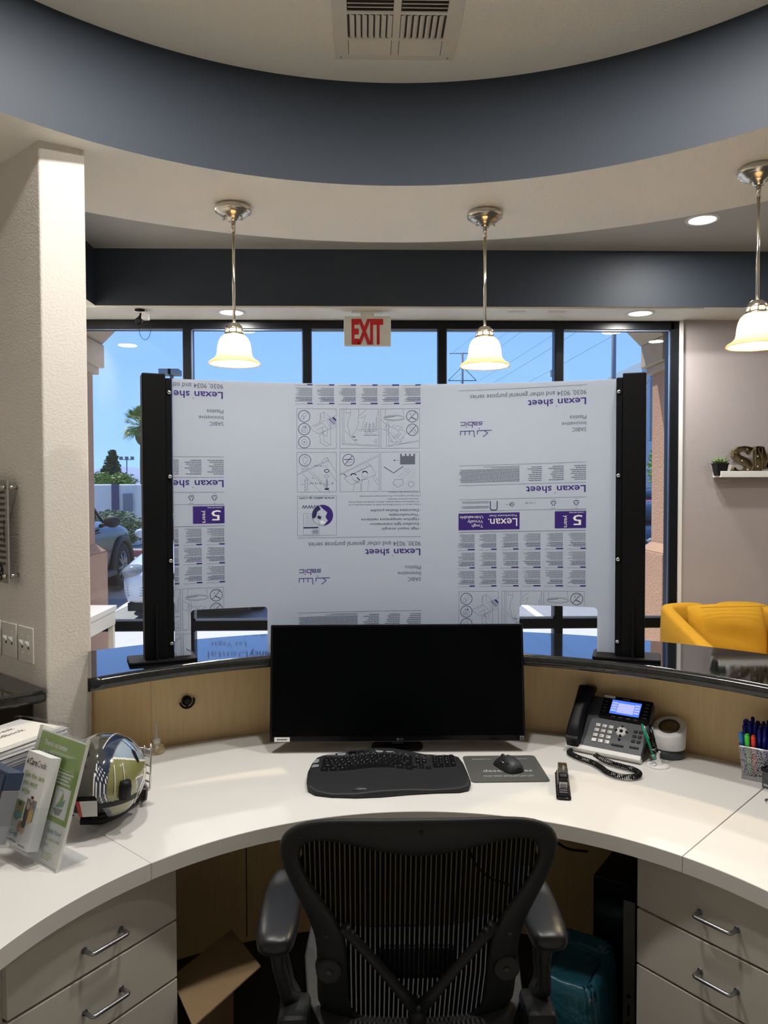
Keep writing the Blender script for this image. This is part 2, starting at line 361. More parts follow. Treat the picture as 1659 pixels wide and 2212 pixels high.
struct(MB().box(-2.3, 4.2, -2.7, 5.4, 3.12, 3.22).build('ceiling', 'ceilshade'))
struct(MB().prism([(.11 + 1.615 * cos(2 * pi * k / 96), 1.31 + 1.615 * sin(2 * pi * k / 96)) for k in range(96)], 3.1199, 3.1203).build('ceiling_drum', 'ceil'))
struct(MB().box(-2.3, 4.2, -2.7, -2.5, 0, 3.12).build('wall_back', 'wallpaint'))
struct(MB().box(-2.3, -2.1, -2.5, 5.4, 0, 3.12).build('wall_left', 'wallpaint'))
struct(MB().box(4.0, 4.2, -2.5, 5.4, 0, 3.12).build('wall_right', 'wallpaint'))
struct(MB().box(2.19, 4.0, 5.3, 5.45, 0, 3.12).build('wall_front', 'wallwarm'))
struct(MB().box(-2.1, 2.19, 5.25, 5.45, 2.765, 3.12).build('wall_above_window', 'wallpaint'))
struct(MB().box(2.19, 4.0, 5.284, 5.3, 0, .1).build('baseboard_front', 'white', bevel=.004))
# angled stub wall at the left, its end face towards the desk
struct(MB().prism([(-1.06, 2.564), (-.937, 2.638), (-2.1, 3.688), (-2.1, 3.503)], 0, 3.12).build('wall_stub', 'wallpaint', bevel=.006))
# lowered ring, navy on its inner face
mb = MB(); N = 256
ri, ro = 1.612, 2.305
inn = arc(CC, ri, 0, 360, N); out = arc((.115, 1.26), 2.325, 0, 360, N)
for i in range(N):
    a, b, c_, d_ = inn[i], inn[i + 1], out[i + 1], out[i]
    mb.quad((*a, 2.74), (*b, 2.74), (*c_, 2.74), (*d_, 2.74), 0)
    mb.quad((*d_, 2.74), (*c_, 2.74), (*c_, 3.12), (*d_, 3.12), 0)
mb.loft([[(x_, y_, 2.74) for x_, y_ in inn[:-1]], [(x_, y_, 3.12) for x_, y_ in inn[:-1]]], 1, True, False)
struct(mb.build('ceiling_ring', ['ceil', 'navy']))
# dropped beam along the window wall and down the left side
mb = MB(); mb.box(-2.1, 4.0, 4.93, 5.3, 2.765, 3.12, 0)
b1 = MB(); b1.box(-2.1, 4.0, 4.925, 4.93, 2.765, 3.12, 1)
mb.prism([(-2.1, 3.75), (-1.70, 3.40), (-1.70, 4.93), (-2.1, 4.93)], 2.765, 3.12, 0, 1)
mb.box(-1.70, 4.0, 4.924, 4.93, 2.764, 3.12, 1)
struct(mb.build('beam', ['ceil', 'navy']))
mb = MB(); mb.box(-2.1, 2.19, 4.94, 5.29, 2.755, 2.766)
struct(mb.build('trim_1', 'ceil'))

# window wall: five bays of black metal frame
xs = [-2.035, -1.211, -.397, .533, 1.345, 2.165]
def bay(i):
    x0, x1 = xs[i], xs[i + 1]; f = MB(); hw = .026
    f.box(x0 - hw, x0 + hw * (1 if i else 1), 5.30, 5.41, 0, 2.755)
    if i == 4: f.box(x1 - .045, x1 + .012, 5.30, 5.41, 0, 2.755)
    f.box(x0 + hw, x1 - hw, 5.30, 5.41, 2.70, 2.755)
    f.box(x0 + hw, x1 - hw, 5.30, 5.41, .632, .694)
    f.box(x0 + hw, x1 - hw, 5.30, 5.41, 0, .08)
    o = struct(f.build('window_%d' % (i + 1), 'mframe'))
    t = MB(); ya, yb = 5.318, 5.326
    for (za, zb) in ((.694, 2.70), (.08, .632)):
        a, b = x0 + hw, x1 - (hw if i < 4 else .045)
        t.box(a, a + .008, ya, yb, za, zb); t.box(b - .008, b, ya, yb, za, zb); t.box(a, b, ya, yb, zb - .01, zb - .004); t.box(a, b, ya, yb, za, za + .014)
    t.build('glazing_bead', 'steelblue', o)
    g = MB()
    for (za, zb) in ((.70, 2.69), (.085, .63)): g.quad((x0 + hw, 5.345, za), (x1 - hw, 5.345, za), (x1 - hw, 5.345, zb), (x0 + hw, 5.345, zb))
    g.build('glass_pane', 'glass', o)
    return o
M['steelblue'] = mat('glazing_bead', (.16, .20, .30), .35, .3)
win = [bay(i) for i in range(5)]
# white return beside the window
struct(MB().box(2.177, 2.20, 5.285, 5.31, 0, 2.755).build('trim_2', 'white'))
# lettering on the second pane, reads correctly from the street
mb = MB(); z = (0, 0, 1); X = (-1, 0, 0)
mb.text('Emergency', (-.478, 5.340, 1.628), X, z, .063, 0, width=.335, bold=.022)
mb.text('Dental', (-.822, 5.340, 1.628), X, z, .066, 1, width=.275, bold=-.004)
mb.text('Las Vegas', (-.83, 5.340, 1.562), X, z, .047, 1, width=.245)
mb.text('702 904 4817', (-.50, 5.340, 1.475), X, z, .062, 1, width=.60)
mb.build('window_lettering', ['ink', 'greyink'], win[1])

# ------------------------------------------------------------------ outside ground
struct(MB().box(-60, 60, 5.41, 8.75, -.08, 0).build('pavement', 'concrete'))
struct(MB().box(-60, 60, 8.75, 24, -.1, -.012).build('road', 'asphalt'))
struct(MB().box(-400, 400, 24, 1500, -.2, -.03).build('land', 'grass'))
struct(MB().box(-60, 60, 26, 40, -.1, -.02).build('street', 'asphalt'))
for i, x in enumerate((-3.35, -.6, 2.2, 4.95)):
    mb = MB(); mb.box(x - .05, x + .05, 8.9, 13.8, -.012, -.007); struct(mb.build('road_marking', 'stripe'))
for k, (x0, x1) in enumerate(((-14, 14),)):
    struct(MB().box(x0, x1, 18.6, 18.8, -.02, .14).build('curb', 'curbred', bevel=.02))
mb = MB(); prof = [(-700, 8), (-520, 20), (-430, 30), (-340, 22), (-300, 30), (-262, 27), (-235, 36), (-200, 27), (-150, 20), (-90, 24), (-20, 14), (60, 18), (150, 10), (260, 22), (420, 12), (700, 8)]
v = []; 
for x, h in prof: v += [(x, 880, -1), (x, 920, h), (x, 1000, -1)]
f = []
for i in range(len(prof) - 1):
    a = 3 * i; f += [(a, a + 3, a + 4, a + 1), (a + 1, a + 4, a + 5, a + 2)]
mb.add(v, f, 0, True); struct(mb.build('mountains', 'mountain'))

# ------------------------------------------------------------------ arcade outside the window
def stucco_pier(sx, label):
    t = thing('stucco_pier', label, 'pier', (0, 0, 0))
    e1 = MB(); xa, xb = 2.45, 3.3
    if sx < 0: xa, xb = 2.27, 3.2
    def b(mb, x0, x1, *r): mb.box(min(sx * x0, sx * x1), max(sx * x0, sx * x1), *r)
    b(e1, xa, xb, 6.27, 6.82, 0, 1.06)
    q = [(xa, 6.27), (xa, 6.82), (xb, 6.82), (xb, 6.27)]
    top = [(xa + .075, 6.345), (xa + .075, 6.745), (xb, 6.745), (xb, 6.345)]
    e1.loft([[(sx * p[0], p[1], 1.06) for p in q], [(sx * p[0], p[1], 1.13) for p in top]], 0, False, True)
    e1.build('plinth', 'stucco', t, bevel=.012)
    e2 = MB(); b(e2, xa + .08, xb, 6.35, 6.74, 1.10, 2.62); e2.build('shaft', 'stucco', t, bevel=.01)
    e3 = MB(); b(e3, xa + .04, xb, 6.32, 6.78, 2.60, 2.66); b(e3, xa, xb, 6.30, 6.80, 2.66, 2.857)
    e3.build('capital', 'stuccoplain', t, bevel=.008)
    return t
stucco_pier(1, 'tan stucco pier with wide sloped plinth beside the yellow armchair')
stucco_pier(-1, 'tan stucco pier outside beside the dark car, mostly behind the white table')
mb = MB()
prof = [(-3.2, 2.86), (-2.30, 2.86), (-2.16, 3.0), (2.31, 3.0), (2.45, 2.86), (3.3, 2.86), (3.3, 3.5), (-3.2, 3.5)]
mb.add([(x, 6.29, z_) for x, z_ in prof] + [(x, 6.81, z_) for x, z_ in prof], [tuple(range(8)), tuple(reversed(range(8, 16)))] + [(i, 8 + i, 8 + (i + 1) % 8, (i + 1) % 8) for i in range(8)])
struct(mb.build('exterior_beam', 'stuccoplain'))
struct(MB().box(-4, 4.2, 5.41, 6.5, 3.1, 3.2).build('exterior_ceiling', 'stuccoplain'))
struct(MB().box(-4.5, 4.5, 5.42, 7.0, 3.5, 3.6).build('roof', 'stuccoplain'))

# ================================================================== THE DESK
DC = (.12, 1.18); PC_ = (.10, 1.20)
# laminate worktop in three sections with thin radial seams
wt = thing('worktop', 'white laminate curved worktop under the black monitor', 'worktop', (0, 0, .70))
def wsec(poly, name='worktop_section'):
    mb = MB(); mb.prism(poly, 0, .04, 0, 1); return mb.build(name, ['laminate', 'lamedge'], wt, bevel=.0012, seg=1)
g_ = .035
P1 = (-.714, 2.544); P2 = (-.925, 2.642); PA = (-1.055, 2.555)
mid = arc(DC, .845, -46.8 + g_, 47.1 - g_, 60) + list(reversed(arc(PC_, 1.572, -31.0, 47.2, 50))) + [P2, PA, (-1.146, 2.372)]
wsec(mid)
wsec(list(reversed(arc(DC, .845, -95, -46.8 - g_, 34))) + [(-.722, 1.106), (-1.5, 1.0), (-2.09, 1.0), (-2.09, 2.2), (-1.7, 2.25), (-1.149, 2.371)][0:])
wsec(arc(DC, .845, 47.1 + g_, 100, 34) + list(reversed(arc(PC_, 1.572, 47.3, 100, 34))))
# maple panel behind, the counter's inner face
wp = thing('reception_counter', 'curved maple veneer counter panel carrying the black granite', 'counter', (0, 0, 0))
mb = MB(); ip = [(-.949, 2.655), P1] + arc(PC_, 1.574, -31.0, 100, 90); op = list(reversed(arc((.12, 1.21), 1.66, -31.0, 100, 90))) + [(-.76, 2.65), (-.955, 2.70)]
mb.prism(ip + op, 0, 1.008, 0); mb.build('veneer_panel', 'maple', wp)
for a in (-19.5, 8, 33):
    mb = MB(); p = arc(PC_, 1.5725, a, a + .12, 1); mb.prism([p[0], p[1], (p[1][0], p[1][1] + .004), (p[0][0], p[0][1] + .004)], 0.02, .69, 0); mb.build('panel_joint', 'gap', wp)
# black granite transaction top
gt = thing('granite_countertop', 'polished black granite countertop curving around the desk under the screen', 'countertop', (0, 0, 1.01))
inn = arc((.095, 1.30), 1.312, -43.6, 100, 90); ou = list(reversed(arc((.12, 1.268), 1.729, -38.0, 100, 90)))
mb = MB(); mb.prism(inn + ou, 0, .04, 0, 1); mb.build('slab', ['granite', 'graedge'], gt)
edge = []
for (x, y) in inn:
    dx, dy = (.095 - x) / 1.312, (1.30 - y) / 1.312
    edge.append([(x + dx * .016 * cos(t) , y + dy * .016 * cos(t), .02 + .0199 * sin(t)) for t in [R(90 - 180 * k / 8) for k in range(9)]] + [(x - dx * .006, y - dy * .006, .0), (x - dx * .006, y - dy * .006, .0399)])
mb = MB(); mb.loft(edge, 0, True, True); mb.build('bullnose_edge', 'graedge', gt)
# small granite ledge at the stub wall
lg = thing('granite_ledge', 'short black granite ledge beneath the light switches', 'ledge', (0, 0, .90))
mb = MB(); mb.prism([(-1.05, 2.535), (-1.063, 2.566), (-2.09, 3.49), (-2.09, 1.72)], .0, .042, 0, 1); mb.build('slab', ['granite', 'graedge'], lg, bevel=.012, seg=3)
mb = MB(); mb.prism([(-1.16, 2.60), (-1.14, 2.625), (-2.09, 3.48), (-2.09, 2.2)], -.155, 0, 0); mb.build('support_panel', 'gap', lg)  # dark brown puts the shade beneath the ledge into the colour

# drawer cabinets
def cabinet(name, p0, d, wdt, label, hs, gaps):
    ang = math.atan2(d[1], d[0]); t = thing(name, label, 'cabinet', (p0[0], p0[1], 0), ang)
    # local x runs along the front; outward depth is local +y for the right one, -y otherwise
    s = 1 if d[0] > 0 else -1
    b = MB(); dep = .46
    y0, y1 = (0.019, dep) if s > 0 else (-dep, -.019)
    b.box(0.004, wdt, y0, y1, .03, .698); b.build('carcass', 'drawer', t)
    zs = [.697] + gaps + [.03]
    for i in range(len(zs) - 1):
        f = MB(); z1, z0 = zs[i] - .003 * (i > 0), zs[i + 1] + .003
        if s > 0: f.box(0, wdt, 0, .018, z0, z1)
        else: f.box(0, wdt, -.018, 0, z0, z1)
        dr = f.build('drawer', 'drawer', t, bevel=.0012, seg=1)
        if i < len(hs):
            hx0, hx1, hz = hs[i]; k = -s * .03; h = MB()
            pts = [(hx0, 0, hz), (hx0, k * .75, hz)] + [(hx0 + .007 * (1 - cos(R(a))), k * (.75 + .25 * sin(R(a))), hz) for a in (30, 60, 90)] + [(hx1 - .007 * (1 - cos(R(a))), k * (.75 + .25 * sin(R(a))), hz) for a in (90, 60, 30)] + [(hx1, k * .75, hz), (hx1, 0, hz)]
            h.tube(pts, .0048, 10); h.cyl((hx0, 0, hz), (hx0, -s * .002, hz), .007); h.cyl((hx1, 0, hz), (hx1, -s * .002, hz), .007)
            h.build('handle', 'satin', dr)
    m2 = MB()
    for gz in gaps: m2.box(.001, wdt - .001, min(.012 * s, .02 * s), max(.012 * s, .02 * s), gz - .004, gz + .004)
    m2.build('shadow_gap', 'gap', t)
    return t
cabinet('drawer_cabinet', (-.468, 1.876), (-.247, -.36), .437, 'white drawer cabinet left of the chair beside the cardboard', [(.166, .262, .598), (.166, .262, .460)], [.540, .396])
cabinet('drawer_cabinet', (.686, 1.903), (.192, -.272), .48, 'white drawer cabinet right of the chair beside the computer tower', [(.172, .263, .603), (.174, .264, .462)], [.539, .394])

# ================================================================== POLYCARBONATE SCREEN ON THE COUNTER
SC_ = (.1, .565); SR = 2.06
def sheet_pt(u, z_, off=0.0):
    a = u / SR; return (SC_[0] + (SR - off) * sin(a), SC_[1] + (SR - off) * cos(a), z_)
scr = thing('counter_screen', 'upright masked plastic screen between two black posts on the granite', 'screen', (0, 0, 0))
U0, U1, Z0, Z1 = -.7337, .7390, 1.0525, 1.957
cuts = [(-.683, -.4325, 1.207), (.4243, .6790, 1.207)]
def zt(u):          # top of solid area below: where the sheet begins at u
    for a, b, z_ in cuts:
        r = .012
        if a < u < b:
            d = min(u - a, b - u)
            return z_ if d >= r else z_ - r + math.sqrt(max(0, r * r - (r - d) ** 2))
    return Z0
us = set([U0, U1]); n = 72
for i in range(n + 1): us.add(U0 + (U1 - U0) * i / n)
for a, b, _ in cuts:
    for d in (0, .001, .003, .006, .009, .012): us.add(a + d); us.add(b - d)
us = sorted(us); mb = MB()
for i in range(len(us) - 1):
    a, b = us[i], us[i + 1]; m_ = (a + b) / 2
    la, lb = (zt(a + 1e-6), zt(b - 1e-6))
    v = [sheet_pt(a, la), sheet_pt(b, lb), sheet_pt(b, Z1), sheet_pt(a, Z1)] + [sheet_pt(a, la, -.0045), sheet_pt(b, lb, -.0045), sheet_pt(b, Z1, -.0045), sheet_pt(a, Z1, -.0045)]
    mb.add(v, [(0, 1, 2, 3), (5, 4, 7, 6)], 0); mb.add(v, [(3, 2, 6, 7), (4, 5, 1, 0)], 1)
    for (c0, c1, z_) in cuts:
        for uu, sgn in ((c0, 1), (c1, -1)):
            if abs(b - uu) < 1e-7 and sgn == 1 or abs(a - uu) < 1e-7 and sgn == -1:
                mb.quad(sheet_pt(uu, Z0), sheet_pt(uu, z_ - .012), sheet_pt(uu, z_ - .012, -.0045), sheet_pt(uu, Z0, -.0045), 1)
for uu in (U0, U1): mb.quad(sheet_pt(uu, Z0), sheet_pt(uu, Z1), sheet_pt(uu, Z1, -.0045), sheet_pt(uu, Z0, -.0045), 1)
# ---- the print on the masking film: 2D polygons, clipped to the sheet, then laid on its curve
PR = []
def clip(poly, ax, val, keep_gt):
    out = []
    for i in range(len(poly)):
        p, q = poly[i], poly[(i + 1) % len(poly)]; a = (p[ax] - val) * (1 if keep_gt else -1); b = (q[ax] - val) * (1 if keep_gt else -1)
        if a >= 0: out.append(p)
        if a * b < 0: t = a / (a - b); out.append((p[0] + (q[0] - p[0]) * t, p[1] + (q[1] - p[1]) * t))
    return out
def emit(poly, m):
    for ax, val, kg in ((0, U0 + .001, True), (0, U1 - .001, False), (1, Z0 + .001, True), (1, Z1 - .0005, False)):
        if not poly: return
        poly = clip(poly, ax, val, kg)
    todo = [poly]
    for a, b, z_ in cuts:
        nx = []
        for p in todo:
            if len(p) < 3: continue
            if min(q[1] for q in p) > z_ or max(q[0] for q in p) < a or min(q[0] for q in p) > b: nx.append(p); continue
            nx += [clip(p, 0, a, False), clip(p, 0, b, True)]
            c = clip(p, 0, a, True); c = clip(c, 0, b, False) if c else c; c = clip(c, 1, z_ + .0005, True) if c else c; nx.append(c)
        todo = nx
    for p in todo:
        if len(p) < 3: continue
        x0, x1 = min(q[0] for q in p), max(q[0] for q in p); k = max(1, math.ceil((x1 - x0) / .03))
        for i in range(k):
            q = p if k == 1 else clip(clip(p, 0, x0 + (x1 - x0) * i / k, True), 0, x0 + (x1 - x0) * (i + 1) / k, False)
            if q and len(q) >= 3: PR.append((q, m))
class Col:      # one printed column; s runs left from its right edge, t runs down from its header line
    def __init__(s, ur, z0, slope=0.0, wd=.421): s.ur, s.z0, s.sl, s.wd = ur, z0, slope, wd
    def P(s, x, t): return (s.ur - x, s.z0 - t - s.sl * x)
    def poly(s, pts, m=0): emit([s.P(*p) for p in pts], m)
    def rect(s, x0, x1, t0, t1, m=0): s.poly([(x0, t0), (x1, t0), (x1, t1), (x0, t1)], m)
    def line(s, pts, w_, m=0, closed=False):
        pts = list(pts) + ([pts[0]] if closed else [])
        for (a, b), (c, d) in zip(pts, pts[1:]):
            L = math.hypot(c - a, d - b)
            if L < 1e-6: continue
            nx, ny = -(d - b) / L * w_ / 2, (c - a) / L * w_ / 2; ex, ey = (c - a) / L * w_ * .3, (d - b) / L * w_ * .3
            s.poly([(a + nx - ex, b + ny - ey), (c + nx + ex, d + ny + ey), (c - nx + ex, d - ny + ey), (a - nx - ex, b - ny - ey)], m)
    def circ(s, x, t, r, w_, m=0, n=28, sx=1, sy=1): s.line([(x + r * sx * cos(2 * pi * i / n), t + r * sy * sin(2 * pi * i / n)) for i in range(n)], w_, m, True)
    def text(s, body, x, t, size, m=0, width=None, bold=0.0, rot=0, al='L'):
        vs, fs, x0, x1 = text2d(body, bold); k = size if width is None else width / (x1 - x0); off = {'L': x0, 'R': x1, 'C': (x0 + x1) / 2}[al]
        V = []
        for a, b in vs:
            a, b = (a - off) * k, b * size
            if rot == 90: a, b = -b, a
            V.append((x + a, t + b))
        for f in fs: s.poly([V[i] for i in f], m)
    def rows(s, x0, x1, t0, t1, n_, m=2, rag=.35, h=.42, al='L'):
        for i in range(n_):
            t = t1 - (t1 - t0) * (i + .5) / n_; hh = (t1 - t0) / n_ * h / 2; L = (x1 - x0) * (1 - random.random() * rag); x = x0 if al == 'L' else x1 - L; e_ = x + L
            while x < e_ - .0006:
                ww = min(random.uniform(.003, .011), e_ - x); s.rect(x, x + ww * .86, t - hh, t + hh, m); x += ww
def pictos(c, t0, rows_=(1, 2)):
    # drawings taken in the frame's own grid: X 0..85 from the viewed left, Y down, 1 unit = 1.56 mm
    K = .00156; th = .0006; W_ = c.wd
    def fr(ox, oy):
        def q(x, y): return (W_ - (ox + x) * K, t0 + (oy + y) * K)
        def L(pts, w_=th, m=1, cl=False): c.line([q(*p) for p in pts], w_, m, cl)
        def C(x, y, r, w_=th, m=1, sx=1, sy=1): p = q(x, y); c.circ(p[0], p[1], r * K, w_, m, 28, sx, sy)
        def F(pts, m=1): c.poly([q(*p) for p in pts], m)
        L([(0, 0), (85, 0), (85, 86), (0, 86)], .0007, 1, True)
        return L, C, F, q
    S_ = 1 / 5.925
    def sc_(pts, ox, oy): return [((x - ox) * S_, (y - oy) * S_) for x, y in pts]
    if 1 in rows_:
        L, C, F, q = fr(0, 0); g = lambda *p: sc_(p, 18, 68)
        for y in (16, 44, 72): C(16, y, 12.6, .0017)
        L(g((65, 190), (85, 155), (140, 108), (165, 120), (110, 185), (95, 212), (65, 190))); L(g((85, 155), (110, 175), (95, 212)))
        L(g((95, 300), (140, 300)), .0016); L(g((130, 280), (130, 320)), .0010); L(g((75, 320), (150, 320), (150, 375), (75, 375), (75, 320))); L(g((85, 340), (125, 340), (125, 358), (85, 358), (85, 340)))
        C(16, 72, 6.2); C(16, 72, 1.0, .0012)
        L(g((310, 245), (318, 130), (365, 108), (450, 185), (450, 530), (388, 542), (318, 500), (310, 400), (360, 385), (365, 480), (450, 530))); L(g((318, 130), (330, 215))); L(g((365, 108), (365, 190)))
        L(g((195, 300), (523, 150))); L(g((195, 300), (200, 330), (290, 388), (523, 292))); L(g((240, 300), (340, 250), (420, 330), (330, 385))); L(g((280, 340), (350, 300), (345, 385), (400, 425), (410, 350)))
        for k in range(5): L(g((400 + k * 22, 215 - k * 10), (440 + k * 18, 310 - k * 9)), .0005)
        F(g((470, 185), (495, 170), (523, 210), (523, 232)), 0); L(g((430, 200), (500, 262)), .002, 0); L(g((450, 190), (515, 245)), .0012, 0)
        L, C, F, q = fr(93, 0); g = lambda *p: sc_(p, 560, 68)
        L(g((590, 72), (590, 525), (1055, 552))); L(g((612, 72), (612, 510), (1055, 538))); L(g((590, 525), (612, 510))); L(g((625, 345), (780, 522)))
        L(g((700, 75), (695, 150), (668, 210), (660, 290), (680, 345), (690, 400), (715, 425), (740, 380), (775, 330), (800, 250), (790, 200), (808, 140), (800, 75)))
        L(g((808, 190), (850, 180), (890, 150), (880, 195), (860, 260), (835, 330), (860, 335), (905, 240), (910, 260), (885, 375), (915, 385), (945, 255), (955, 265), (945, 385), (975, 385), (990, 240), (1000, 260), (1005, 335), (1025, 340), (1030, 200), (1058, 90)))
        L(g((640, 75), (640, 120), (700, 120))); L(g((810, 160), (900, 80)))
        for y in range(0, 9): L(g((1030, 190 + y * 18), (1055, 190 + y * 18)), .0005)
        for x in (880, 935, 985):
            for y in range(0, 6): L(g((x, 270 + y * 18), (x + 22, 270 + y * 18)), .0005)
        for y in (330, 350): L(g((790, y), (1050, y + 10)), .0005)
        p = q(*g((1050, 415))[0]); c.text('Lexan sheet', p[0], p[1] - .004, .0072, 1, width=.048)
        for k, tx in enumerate(('Plastics', 'Innovative', 'SABIC')):
            p = q(*g((1048, 462 + k * 22))[0]); c.text(tx, p[0], p[1], .0036, 1)
        L(g((710, 420), (760, 420), (720, 435), (765, 432)), .001); L(g((735, 470), (790, 465)), .001); L(g((750, 455), (780, 485)), .001)
        L, C, F, q = fr(182, 0); g = lambda *p: sc_(p, 1098, 68)
        for (y, kk) in ((165, 0), (340, 1)):
            C((1508 - 1098) * S_, (y - 68) * S_, 12.6, .0017); L(g((1460, y + 50), (1555, y - 55)), .0017, 1)
        L(g((1500, 178), (1552, 206)), .0026); L(g((1485, 130), (1487, 150)), .0016); L(g((1462, 108), (1550, 108)), .0005)
        L(g((1465, 300), (1490, 290), (1560, 370), (1535, 390), (1465, 300))); L(g((1535, 330), (1560, 372)))
        L(g((1162, 75), (1155, 160))); L(g((1390, 75), (1398, 150)))
        C((1273 - 1098) * S_, (185 - 68) * S_, 23.5, th, 1, 1, .26); C((1273 - 1098) * S_, (185 - 68) * S_, 21.5, th, 1, 1, .20)
        L(g((1155, 180), (1280, 165)), .0012)
        L(g((1100, 205), (1175, 275), (1215, 280), (1185, 352), (1145, 335), (1175, 275))); L(g((1100, 318), (1142, 345)))
        L(g((1215, 295), (1260, 315), (1310, 340), (1355, 395), (1345, 415), (1310, 385), (1335, 430), (1318, 440), (1290, 400), (1312, 455), (1295, 462), (1265, 410), (1278, 455), (1262, 450), (1240, 400), (1190, 350)))
        L(g((1190, 380), (1250, 490), (1270, 515), (1310, 495), (1345, 500), (1365, 470), (1425, 375), (1400, 350), (1345, 325), (1330, 360))); L(g((1280, 320), (1310, 285), (1385, 310), (1378, 320)))
        L(g((1175, 235), (1170, 555), (1597, 475))); L(g((1200, 235), (1200, 545), (1595, 492))); 
        for x, y in ((1260, 290), (1235, 485), (1302, 492), (1360, 495), (1388, 440), (1345, 465)): C((x - 1098) * S_, (y - 68) * S_, 1.6, .0005)
    if 2 in rows_:
        t_ = 94
        L, C, F, q = fr(0, t_); g = lambda *p: sc_(p, 20, 624)
        C((120 - 20) * S_, (725 - 624) * S_, 12.6, .0017); L(g((95, 690), (150, 690), (150, 740), (133, 755), (133, 775), (110, 775), (110, 755), (95, 740), (95, 690))); L(g((118, 690), (122, 668), (128, 690)))
        L(g((20, 920), (420, 735))); L(g((20, 905), (410, 725))); L(g((420, 735), (430, 750))); L(g((405, 690), (523, 885))); L(g((350, 720), (405, 690), (422, 730))); L(g((340, 725), (345, 765)))
        L(g((80, 832), (150, 812), (165, 838))); L(g((80, 832), (88, 880))); L(g((165, 870), (440, 1130))); L(g((195, 860), (380, 1050), (430, 1132))); L(g((90, 900), (320, 1130))); L(g((380, 790), (523, 1000)))
        for k in range(4): L(g((95 + k * 15, 835 - k * 4), (110 + k * 15, 865 - k * 6)), .0004)
        C((400 - 20) * S_, (863 - 624) * S_, 5.2, .0022, 1, 1, .62); C((400 - 20) * S_, (930 - 624) * S_, 6, .0005, 1, 1, .65); C((400 - 20) * S_, (930 - 624) * S_, 3, .0005, 1, 1, .65)
        L(g((120, 1132), (115, 975), (133, 955), (152, 975), (150, 1132))); 
        for k in range(4): L(g((118, 1000 + k * 38), (150, 975 + k * 38)), .0008)
        L(g((400, 965), (392, 985), (392, 1075), (410, 1075), (410, 985), (400, 965)), .0009)
        for k in range(5): L(g((390, 992 + k * 16), (412, 1000 + k * 16)), .0008)
        F(g((368, 1085), (432, 1085), (420, 1108), (380, 1108)), 1); L(g((65, 1035), (110, 1035)), .0006); L(g((155, 1035), (180, 1035)), .0006); L(g((350, 1035), (388, 1035))); L(g((413, 1035), (440, 1035)))
        p = q(*g((330, 1047))[0]); c.text('Ø +3 mm', p[0], p[1] - .009, .0085, 1, width=.040)
        p = q(*g((485, 1047))[0]); c.text('Ø', p[0], p[1] - .009, .0085, 1)
        p = q(*g((370, 790))[0]); c.text('> 20 mm', p[0], p[1], .0072, 1, width=.034)
        L(g((215, 950), (232, 962)), .0014)
        L, C, F, q = fr(93, t_); g = lambda *p: sc_(p, 560, 624)
        C((670 - 560) * S_, (725 - 624) * S_, 12.6, .0017); L(g((620, 782), (718, 672)), .0017); L(g((610, 718), (720, 715)), .002); L(g((640, 722), (650, 755), (715, 755), (715, 722))); 
        L(g((562, 905), (1055, 662))); L(g((562, 918), (1055, 680))); L(g((610, 960), (955, 790), (1025, 915), (705, 1045), (610, 960))); L(g((625, 950), (965, 800))); L(g((562, 890), (600, 915)))
        L(g((885, 778), (905, 805))); L(g((915, 762), (945, 792))); L(g((975, 935), (1055, 1060))); L(g((1005, 920), (1055, 1000))); L(g((610, 902), (640, 932)), .0022)
        L(g((700, 920), (708, 905), (735, 900), (765, 912)), .0036); L(g((700, 920), (725, 975), (790, 1010), (818, 985), (765, 915))); L(g((780, 955), (815, 985)), .003)
        C((882 - 560) * S_, (915 - 624) * S_, 6.2, th); L(g((850, 885), (865, 872), (895, 872), (915, 890)), .0034)
        L(g((730, 1132), (745, 1030), (790, 1015), (830, 1030), (822, 1132))); L(g((835, 1132), (842, 985), (880, 968), (930, 985), (918, 1132))); L(g((845, 965), (840, 1030)))
        for k in range(4): L(g((745 + k * 15, 985), (755 + k * 15, 1010)), .0005)
        L, C, F, q = fr(182, t_); g = lambda *p: sc_(p, 1098, 624)
        F(g((1350, 678), (1543, 678), (1543, 785), (1350, 785)), 2)
        for x in (1350, 1410, 1465, 1522): F(g((x, 648), (x + 22, 648), (x + 22, 680), (x, 680)), 2)
        L(g((1265, 732), (1332, 732)), .0007); F(g((1260, 732), (1280, 720), (1280, 744)), 1); L(g((1140, 815), (1265, 895), (1387, 812)), .0020)
        cl = [(1325, 975), (1350, 985), (1370, 975), (1388, 990), (1382, 1012), (1395, 1035), (1375, 1055), (1350, 1055), (1330, 1080), (1300, 1075), (1290, 1050), (1262, 1048), (1255, 1020), (1275, 1000), (1280, 978), (1305, 985)]
        L(g(*cl), .0008, 1, True); C((1490 - 1098) * S_, (1043 - 624) * S_, 5.6, .0008)
        for k in range(18):
            a = 2 * pi * k / 18; L(g((1490 + 46 * cos(a), 1043 + 46 * sin(a)), (1490 + 60 * cos(a), 1043 + 60 * sin(a))), .0004, 2)
        for r_ in range(5):
            for k in range(6): L(g((1450 + k * 18, 830 + r_ * 30), (1452 + k * 18, 846 + r_ * 30)), .0004, 2)
            for k in range(3): L(g((1330 + r_ * 22 + k * 26, 945 - r_ * 24 + k * 16), (1342 + r_ * 22 + k * 26, 928 - r_ * 24 + k * 16)), .0008, 2)
